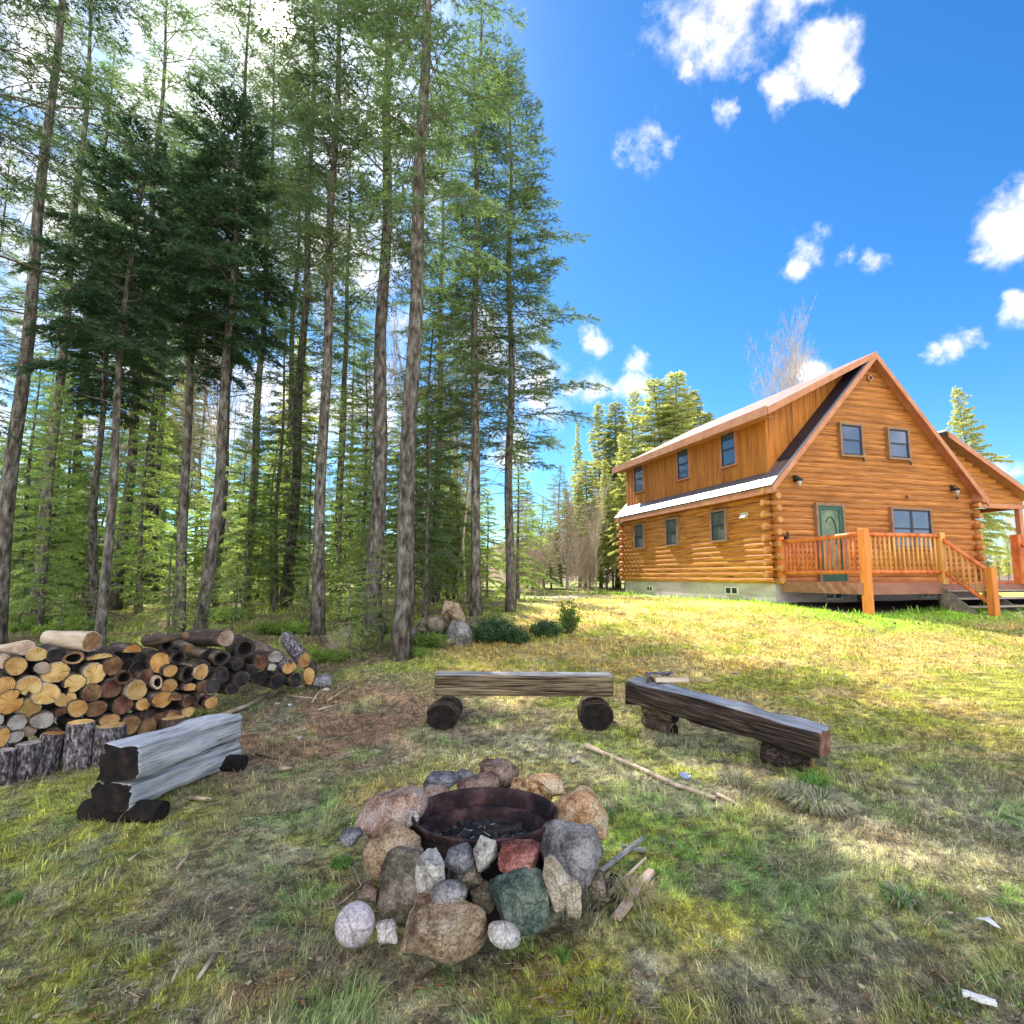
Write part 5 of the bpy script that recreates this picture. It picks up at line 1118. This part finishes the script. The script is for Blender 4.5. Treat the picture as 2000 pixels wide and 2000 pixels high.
# charred and weathered end of the pile
c6 = .176
GQ = 'dark logs at the right end of the pile'
for (x, y, rx, ry, e, f, lab, ax, ln) in [
    (350, 265, 102, 104, 'pink', '', 'thick dark barked log on top of the charred end, pinkish grey face', (.92, -.38, 0), .62),
    (560, 378, 112, 116, 'dark', 'h', 'charred hollow round log with pale rim', (.6, -.8, 0), .4),
    (1220, 510, 76, 92, 'tan', '', 'blue grey log on the far right with tan cut end', (.55, -.62, -.30), .62),
    (1050, 590, 80, 74, 'tan', 'n', 'notched tan ended log left of the blue grey one', (.7, -.7, -.1), .4),
    (1270, 682, 68, 96, 'tan', '', 'lowest tan ended log at the far right', (.3, -.9, 0), .5),
    (730, 535, 78, 82, 'red', '', 'red brown ended log beside the charred hollow one', (.7, -.7, -.1), .4),
    (862, 600, 56, 62, 'grey', 's', 'small pale split piece under the weathered logs', (.7, -.7, 0), .3),
    (300, 480, 90, 85, 'dark', 'h', 'blackened hollow log under the thick barked one', (.7, -.7, 0), .4),
    (480, 550, 62, 75, 'dark', '', 'charred log below the hollow round one', (.7, -.7, 0), .4),
    (150, 450, 110, 60, 'dark', '', 'dark barked log lying across behind the pile', (.95, -.3, -.1), .5),
    (100, 600, 80, 80, 'dark', '', 'black log at the join of the two piles', (.8, -.6, 0), .4),
    (300, 680, 90, 90, 'dark', '', 'black lower log under the blackened hollow one', (.8, -.6, 0), .4),
    (520, 720, 95, 90, 'dark', '', 'black lower log below the charred one', (.8, -.6, 0), .4),
    (720, 700, 90, 80, 'dark', '', 'dark lower log below the red brown one', (.8, -.6, 0), .4),
    (930, 740, 95, 85, 'dark', '', 'dark lower log below the notched tan one', (.8, -.6, 0), .4),
    (1120, 730, 80, 80, 'dark', '', 'dark lower log left of the lowest tan one', (.8, -.6, 0), .4),
    (200, 800, 90, 80, 'dark', '', 'black bottom log at the join of the piles', (.8, -.6, 0), .4),
    (420, 830, 80, 60, 'dark', '', 'black bottom log half sunk in debris', (.8, -.6, 0), .4),
    (900, 470, 90, 70, 'grey', '', 'grey weathered log lying behind the red brown one', (.75, -.6, -.2), .5),
    (640, 620, 60, 60, 'dark', '', 'small black log between the charred ones', (.8, -.6, 0), .4)]:
    u = 380 + x * c6; put_log(u, 1200 + y * c6, rx * c6, ry * c6, e, lab, 'birch' if 'blue grey' in lab else 'log_bark', {'n': 'notch', 's': 'half'}.get(f, 'round'), f == 'h', ln, Y=pileY(u) + (.15 if 'behind' in lab else 0), axis=ax, gp=GQ)
# upright rounds in front of the pile
def stump(u, vt, vb, ru, end, lab, Yv=None, bark='birch', tilt=(0, 0)):
    Y = Yv or float(G(u, vb)[1]); pt = P(u, vt, Y); dep = Y * math.cos(PITCH) + (pt[2] - EYE) * math.sin(PITCH); r_ = ru * .80 * dep / F_PX; COUNT[0] += 1
    zb = float(g(pt[0], Y)); o = link(bpy.data.objects.new('chopping_block', log_mesh(COUNT[0] + 50, r_, r_, pt[2] - zb + .03, end, bark, taper=1.04)))
    o.location = tuple(pt); o.rotation_euler = (tilt[0], tilt[1], lr.uniform(0, 3)); tag(o, lab, 'log round', 'upright log rounds in front of the pile'); return o
stump(8, 1465, 1532, 22, 'grey', 'upright round cut off by the left edge of the photo')
stump(58, 1451, 1520, 25, 'grey', 'upright grey topped round second from the left edge')
stump(106, 1432, 1506, 26, 'tan', 'leaning upright round with slanted tan top', tilt=(.14, -.05))
stump(158, 1410, 1500, 29.5, 'pale', 'tallest upright round with clean pale top and blue grey bark')
stump(218, 1417, 1492, 32, 'pale', 'wide upright round with pale top just behind the left bench end')
stump(32, 1440, 1492, 22, 'grey', 'short grey round tucked behind the left upright rounds')
stump(282, 1392, 1440, 30, 'pale', 'tilted round with pale sloping cut behind the left bench', bark='log_bark', tilt=(.1, .45))
stump(338, 1402, 1440, 26, 'pale', 'low pale topped round behind the middle of the left bench', bark='log_bark')

# ------------------------------------------------------------ benches
def beam_obj(name, p0, p1, wid, hgt, mats, seed, parent, rnd=.25, rough=.012, nseg=44, endmi=1, topmi=None):
    """squared log from p0 to p1 (points at the centre of its top face); one mesh, material 0 sides, endmi ends."""
    p0 = Vector(p0); p1 = Vector(p1); ax = (p1 - p0); ln = ax.length; ax.normalize(); sd_ = ax.cross(Vector((0, 0, 1))).normalized(); up = sd_.cross(ax)
    nr = 36; V = []; F = []; MI = []
    for i in range(nseg + 1):
        t = i / nseg
        for k in range(nr):
            a = 2 * math.pi * k / nr; c, s = math.cos(a), math.sin(a); e = 2 / (2 + 6 * (1 - rnd))
            x = abs(c) ** e * (1 if c > 0 else -1); y = abs(s) ** e * (1 if s > 0 else -1)
            q = t * ln
            nz_ = (float(fbm(q * 1.2 + seed, k * .55, seed, 3)) - .5) * 2 * rough + (float(vn(q * 5 + seed, k * 1.6, seed + 3)) - .5) * rough * 1.1
            sh = .985 if i in (0, nseg) else 1
            V.append(tuple((ax * q) + sd_ * (x * wid / 2 * sh + c * nz_ * 1.2) + up * (-hgt / 2 + y * hgt / 2 * sh + s * nz_)))
    for i in range(nseg):
        for k in range(nr):
            F.append((i * nr + k, i * nr + (k + 1) % nr, (i + 1) * nr + (k + 1) % nr, (i + 1) * nr + k)); a = 2 * math.pi * (k + .5) / nr
            MI.append(topmi if (topmi is not None and math.sin(a) > .72) else 0)
    F.append(tuple(range(nr))[::-1]); MI.append(endmi); F.append(tuple(nseg * nr + k for k in range(nr))); MI.append(endmi)
    me = bpy.data.meshes.new(name)
    # local frame: x along the beam so the grain follows it
    B = Matrix((ax, sd_, up)).transposed(); Bi = B.transposed(); V = [tuple(Bi @ Vector(v)) for v in V]
    me.from_pydata(V, [], F)
    for m_ in mats: me.materials.append(m_)
    me.polygons.foreach_set('material_index', MI); me.polygons.foreach_set('use_smooth', [f < len(F) - 2 for f in range(len(F))]); me.update()
    o = link(bpy.data.objects.new(name, me)); mw = Matrix.Translation(p0) @ B.to_4x4()
    o.parent = parent; o.matrix_world = mw if parent is None else mw
    if parent is not None: o.matrix_parent_inverse = parent.matrix_world.inverted() if False else Matrix.Translation(-Vector(parent.location))
    return o
M['wb_x'] = tex(mat('wb_x', rough=.85), [(.06, .05, .045), (.46, .46, .48), (.66, .67, .70), (.80, .79, .78)], (1.6, 42, 42), stops=[.33, .385, .50, .64], band=(1.2, 8, 8), bandamt=.22, bump=1, bscale=(3, 70, 70), bdist=.03)
def support(pa, pb, r0, ry, mats, seed, parent, nm='leg'):
    mb = MB(); pa = Vector(pa); pb = Vector(pb)
    mb.tube([pa.lerp(pb, t) for t in (0, .03, .3, .7, .97, 1)], [r0 * .95, r0, r0 * 1.03, r0, r0 * .98, r0 * .93], 16, seed=seed, irr=.07, cap_mi=1)
    me = mb.mesh(nm, mats)
    for v in me.vertices: v.co.z = pa.z + (v.co.z - pa.z) * ry
    o = link(bpy.data.objects.new(nm, me)); o.parent = parent; o.matrix_parent_inverse = Matrix.Translation(-Vector(parent.location)); return o
# left bench: two stacked squared logs on sleepers
a0 = P(236, 1456, 3.80); a1 = P(447, 1392, 5.02)
bl = empty('log_bench', (a0[0], a0[1], 0), 0, 'left bench of two stacked blue grey squared logs with charred near end', 'bench')
beam_obj('seat', a0, a1, .26, .225, [M['wb_x'], M['charred']], 3, bl, .5, .024)
q0 = a0 + (0, 0, -.232) + np.array([-.03, -.0, 0]); q1 = a1 + (.0, 0, -.225)
beam_obj('lower_log', q0, q1, .29, .19, [M['wb_x'], M['charred']], 8, bl, .75, .024)
axd = nrm(a1 - a0); sdv = np.array([axd[1], -axd[0], 0])
for t in (.06, .84):
    c = a0 + (a1 - a0) * t; z = .055
    support(tuple(np.array([c[0], c[1], z]) - sdv * .27), tuple(np.array([c[0], c[1], z]) + sdv * .27), .08, .8, [M['charred'], M['charred']], int(t * 90), bl, 'sleeper')
# middle bench
b0_ = P(852, 1314, 6.05); b1_ = P(1194, 1316, 6.05)
bm2 = empty('log_bench', (b0_[0], b0_[1], float(g(0, 6))), 0, 'middle bench, squared brown beam on two short dark logs', 'bench')
beam_obj('seat', b0_, b1_, .23, .215, [M['weather_brown'], M['weather_brown'], M['weather_top']], 15, bm2, .18, .012, topmi=2)
for u, r_ in ((865, .145), (1163, .155)):
    p = P(u, 1386, 5.95); zc = float(g(p[0], 6.0)) + .125
    support((p[0], 5.84, zc), (p[0] + .02, 6.28, zc), r_ * 1.12, .80, [M['weather_dark'], M['charred']], u, bm2)
# right bench
c0_ = P(1236, 1326, 5.98); c1_ = P(1612, 1424, 4.62)
br3 = empty('log_bench', (c0_[0], c0_[1], float(g(1.5, 5.9))), 0, 'right bench, rough dark half log with blue grey flat top', 'bench')
beam_obj('seat', c0_, c1_, .25, .215, [M['weather_dark'], tex(mat('end_cut', rough=.8), [(.05, .025, .02), (.20, .09, .06), (.30, .20, .15)], (12, 12, 12), bump=.8), M['slab_blue']], 21, br3, .22, .034, topmi=2)
ax3 = nrm(c1_ - c0_); s3 = nrm(np.array([ax3[1], -ax3[0], 0]))
for t, r_, n_s in ((.13, .075, 2), (.80, .115, 1)):
    c = c0_ + (c1_ - c0_) * t; gz = float(g(c[0], c[1])); top = c[2] - .215
    if n_s == 2:
        h = (top - gz) / 2
        for k in range(2): 
            zc = gz + h * (k + .5); support(tuple(np.array([c[0], c[1], zc]) - s3 * .10 - ax3 * .17), tuple(np.array([c[0], c[1], zc]) - s3 * (.02 + .03 * k) + ax3 * .22), h * .52, 1, [M['weather_brown'] if k else M['log_bark'], M['charred']], 5 + k, br3)
    else:
        h = (top - gz) / 2; support(tuple(np.array([c[0], c[1], gz + h]) - ax3 * .14 - s3 * .0), tuple(np.array([c[0], c[1], gz + h]) + ax3 * .24 - s3 * .05), h * 1.03, 1, [M['weather_dark'], ENDS['brown']], 12, br3)
# splits on the right bench
def split(u, v, Y, ln, rx, ry, az, col, lab, seed):
    o = link(bpy.data.objects.new('split_wood', log_mesh(seed, rx, ry, ln, col, 'log_peeled' if col != 'grey' else 'birch', 'half', taper=.9)))
    p = P(u, v, Y); o.matrix_world = Matrix.Translation(p) @ basis((math.cos(az), math.sin(az), .02)); tag(o, lab, 'firewood', 'pieces on the right bench'); return o
M['peel_tan'] = M['log_peeled']
split(1345, 1330, 5.78, .33, .045, .04, -.12, 'pale', 'smooth tan split of wood lying on the far end of the right bench', 71)
split(1313, 1318, 5.92, .28, .045, .035, .05, 'grey', 'pale grey split of wood behind the tan one on the right bench', 72)
for i, (u, v, Y) in enumerate(((1250, 1316, 5.9), (1272, 1330, 5.84), (1292, 1336, 5.8))):
    m = MB(); p = P(u, v, Y); m.tube([tuple(p + np.array([.03 * math.cos(t) - .01, .02 * math.sin(t * 1.3), .03 * math.sin(t)])) for t in np.linspace(0, 3.6, 9)], [.012, .016, .018, .018, .016, .016, .014, .012, .008], 7, seed=i, irr=.2)
    tag(m.obj('bark_curl', ENDS['orange'] if i == 0 else M['log_bark']), ['orange curled bark piece at the tip of the right bench', 'brown bark curl between the split pieces', 'dark bark curl beside the tan split'][i], 'bark', 'pieces on the right bench')

# ------------------------------------------------------------ sticks and scraps on the ground
def stick(pts_uv, r_, lab, mt='log_peeled', nm='stick', lift=.02, cat='stick', rr_=None):
    m = MB(); pts = []
    for (u, v) in pts_uv: p = G(u, v); pts.append((p[0], p[1], float(g(p[0], p[1])) + lift))
    m.tube(pts, rr_ or [r_ * (1 - .35 * i / (len(pts) - 1)) for i in range(len(pts))], 7, seed=int(pts_uv[0][0]), irr=.12); o = m.obj(nm, M[mt]); tag(o, lab, cat); return o
stick([(1145, 1463), (1180, 1478), (1240, 1503), (1320, 1540), (1398, 1567)], .020, 'long straight grey pole lying between the fire ring and right bench', lift=.025, rr_=[.032, .017, .017, .016, .015])
stick([(1402, 1558), (1440, 1577)], .014, 'short broken stick at the end of the long pole')
stick([(380, 1862), (350, 1900), (335, 1930)], .006, 'pale twig in the lower left grass')
stick([(418, 1878), (385, 1925)], .011, 'pale weathered twig lying in the moss at lower left')
stick([(420, 1410), (480, 1388), (525, 1362)], .03, 'grey debarked pole leaning away behind the left bench', lift=.05)
stick([(560, 1362), (620, 1368)], .012, 'short pale branch on the dirt in front of the charred logs')
stick([(500, 1478), (540, 1487)], .012, 'dark short stick right of the left bench', 'log_bark')
stick([(545, 1508), (572, 1505)], .018, 'pale bark sliver right of the left bench')
stick([(370, 1565), (412, 1568)], .018, 'pale curved piece of wood below the left bench')
stick([(610, 1375), (628, 1345)], .012, 'pale upright splinter near the end of the charred logs')
stick([(640, 1372), (690, 1340)], .010, 'thin branch on the brown dirt near the trees')
stick([(620, 1330 + 60), (668, 1378)], .012, 'grey strip of bark on the wood chips')
stick([(250, 1690), (278, 1668)], .007, 'thin pale splinter in the grass left of the fire ring')
stick([(345, 1705), (372, 1672)], .008, 'bent pale twig in the grass left of the fire ring')
stick([(1160, 1790), (1178, 1770), (1205, 1765)], .005, 'thin twig in the grass below the fire ring', 'log_bark')
stick([(950, 1710), (962, 1790), (1010, 1830)], .006, 'bare twig leaning at the foot of the green slab', lift=.03)
stick([(690, 1700), (705, 1740), (660, 1780)], .004, 'thin bare twig left of the round white stone')
def plank(uv0, uv1, wid, th, lab, mt='log_peeled', lift=.02, nm='plank', seed=1):
    p = G(*uv0); q = G(*uv1); p = np.array([p[0], p[1], float(g(p[0], p[1])) + lift]); q = np.array([q[0], q[1], float(g(q[0], q[1])) + lift]); d = nrm(q - p); s = np.array([d[1], -d[0], 0])
    r_ = random.Random(seed); m = MB(); V = []; n = 7
    for i in range(n):
        t = i / (n - 1); c = p + (q - p) * t; ww = wid / 2 * (1 - .5 * abs(t - .45)) * r_.uniform(.88, 1.1); hh = th * r_.uniform(.8, 1.1)
        V += [c - s * ww, c + s * ww, c + s * ww * .8 + (0, 0, hh), c - s * ww * .75 + (0, 0, hh)]
    F = [(0, 1, 2, 3), tuple(4 * (n - 1) + k for k in (3, 2, 1, 0))]
    for i in range(n - 1):
        for k in range(4): F.append((4 * i + k, 4 * i + (k + 1) % 4, 4 * i + 4 + (k + 1) % 4, 4 * i + 4 + k))
    m.add(V, F); o = m.obj(nm, M[mt], bevel=.003); tag(o, lab, 'wood piece'); return o
M['splinter'] = tex(mat('splinter', rough=.85), [(.36, .22, .16), (.56, .42, .33), (.64, .54, .44)], (14, 14, 14), bump=.5, bscale=(50, 50, 50))
plank((1203, 1808), (1272, 1712), .060, .022, 'wide pinkish splintered board right of the fire ring', 'splinter')
plank((1152, 1736), (1255, 1652), .026, .020, 'long grey split board beside the fire ring', 'weather_top', seed=3, lift=.035)
plank((1160, 1790), (1205, 1742), .055, .012, 'greenish grey flat bark piece below the split boards', 'weather_brown', seed=4)
plank((1190, 1760), (1262, 1690), .014, .012, 'thin reddish splinter between the two boards', 'splinter', seed=6, lift=.03)
plank((1165, 1755), (1200, 1720), .06, .015, 'dark purple brown bark slab in the wood debris', 'weather_dark', seed=7, lift=.02)
plank((1215, 1665), (1262, 1672), .035, .02, 'curved pale wood chunk above the debris', 'weather_top', seed=8)
plank((1880, 1958), (1948, 1978), .035, .018, 'white stick of wood in the grass at lower right', 'white', seed=9)
p = G(1932, 1815); m = MB(); m.add([(-.035, .03, .01), (-.01, .02, .018), (.035, .035, .012), (.018, .0, .02), (.02, -.045, .008), (-.002, -.035, .014), (-.018, -.002, .02)], [(0, 1, 6), (1, 2, 3), (1, 3, 6), (6, 3, 5), (3, 4, 5)])
o = m.obj('paper_scrap', M['white']); o.location = (p[0], p[1], float(g(p[0], p[1])) + .02); s_ = o.modifiers.new('s', 'SOLIDIFY'); s_.thickness = .003; tag(o, 'torn white scrap lying in the grass at the right', 'scrap')
p = G(1338, 1524); m = MB(); m.add(*lathe([(0, .006), (.022, .008), (.036, .012), (.040, .02), (.043, .018), (.040, .004), (0, .0)], 28), 0, True); o = m.obj('jar_lid', mat('lid', (.35, .42, .50), .25, .3), fix=True); o.location = (p[0], p[1], float(g(p[0], p[1])) + .02); o.rotation_euler = (.25, .1, 0); tag(o, 'small round bluish lid lying in the grass near the right bench', 'lid')
for i, (u, v, lab) in enumerate([(585, 1345, 'pink flat stone on the dirt by the charred logs'), (637, 1350, 'pale stone on the dirt right of the pink one'), (567, 1380, 'tiny white stone near the left bench pole'), (542, 1378, 'small white chip near the left bench pole'), (1120, 1490, 'small white pebble above the fire ring'), (585, 1445, 'pale blue chip on the ground between the benches')]):
    p = G(u, v); o = link(bpy.data.objects.new('stone', rock_mesh(60 + i, [.085, .06, .025, .03, .02, .03][i], .04, [.035, .03, .015, .015, .012, .012][i], 8, RM['pinkgrey' if i == 0 else 'white'], sub=3))); o.location = (p[0], p[1], float(g(p[0], p[1])) + .02); tag(o, lab, 'stone')
# hummocks of long grass
def tuft(u, v, n, h, spread, lab, cols, seed, fall=.8, nm='grass_tuft'):
    p = G(u, v); r = np.random.RandomState(seed); a = r.rand(n) * 6.28; rad = np.sqrt(r.rand(n)) * spread * .35
    x0 = np.cos(a) * rad; y0 = np.sin(a) * rad; a2 = a + r.randn(n) * .6; hh = h * (.5 + .7 * r.rand(n)); rr_ = hh * fall * (.4 + r.rand(n)); wv = .0028
    s = np.stack([-np.sin(a2), np.cos(a2), np.zeros(n)], 1) * wv; b = np.stack([x0, y0, np.zeros(n)], 1); d = np.stack([np.cos(a2), np.sin(a2), np.zeros(n)], 1)
    pts = [b + d * (rr_ * t)[:, None] + np.array([0, 0, 1]) * (hh * (1.9 * t - 1.5 * t * t) * .95)[:, None] for t in (0, .3, .6, 1)]
    V = np.stack([pts[0] - s, pts[0] + s, pts[1] - s, pts[1] + s, pts[2] - s * .8, pts[2] + s * .8, pts[3]], 1).reshape(-1, 3); k = np.arange(n) * 7
    T = np.concatenate([np.stack([k, k + 1, k + 3], 1), np.stack([k, k + 3, k + 2], 1), np.stack([k + 2, k + 3, k + 5], 1), np.stack([k + 2, k + 5, k + 4], 1), np.stack([k + 4, k + 5, k + 6], 1)])
    cc = np.array(cols)[r.randint(0, len(cols), n)] * (.7 + .6 * r.rand(n, 1))
    o = link(bpy.data.objects.new(nm, tri_mesh(nm, V, T, [M['grass']], col=np.repeat(cc, 7, 0)))); o.location = (p[0], p[1], float(g(p[0], p[1])) - .01); tag(o, lab, 'grass tuft'); return o
DRY = [(.42, .39, .30), (.34, .32, .24), (.50, .46, .36), (.16, .24, .07)]; GRN = [(.10, .26, .04), (.16, .34, .05), (.22, .36, .08)]
tuft(1600, 1585, 900, .19, .30, 'big tuft of long dry grass at the foot of the right bench', DRY, 1)
tuft(1545, 1560, 500, .17, .25, 'dry grass tuft under the end of the right bench', DRY, 2)
tuft(1590, 1545, 260, .20, .12, 'green grass tuft at the end support of the right bench', GRN, 3)
tuft(1430, 1530, 300, .13, .25, 'thin dry grass between the pole and the right bench', DRY, 4)
tuft(665, 1695, 350, .075, .12, 'bright green grass tuft left of the fire ring', GRN, 5, .4)
tuft(1300, 1455, 300, .14, .20, 'grass around the far support of the right bench', DRY, 6)
tuft(1100, 1882, 70, .10, .05, 'green sprout in the grass below the fire ring', GRN, 7, .35)
tuft(1165, 1960, 200, .09, .18, 'yellow green tuft near the bottom edge', [(.32, .36, .06), (.40, .40, .12)], 8, .6)
tuft(1760, 1765, 350, .10, .18, 'pale tuft of grass at the lower right', DRY + GRN, 9, .7)
tuft(1240, 1760, 500, .12, .2, 'straw coloured tuft beside the splintered board', [(.5, .42, .24), (.42, .38, .2)], 10, .7)
tuft(1170, 1600, 500, .08, .25, 'green grass along the right side of the fire ring', GRN, 11, .6)
tuft(15, 1768, 260, .07, .1, 'bright green tuft at the left edge', GRN, 12, .5)
for i in range(46):
    y = 2.3 + 4.2 * pr_.random() ** 1.3; x = pr_.uniform(.25, .92) * y; 
    if abs(x - 1.9) < .8 and 4.2 < y < 6.3: continue
    px = 1000 + x / (y * .99) * F_PX; r = np.random.RandomState(i + 200)
    d_ = 1.6; el = math.atan2(1.6, y); v = 1000 + F_PX * math.tan(el + PITCH)
    tuft(px, v, 150, pr_.uniform(.035, .07), .2, 'low grass clump on the right side of the clearing', [(.30, .32, .13), (.22, .27, .09), (.38, .34, .20), (.34, .36, .18)], 200 + i, 1.1)['group'] = 'low grass clumps'
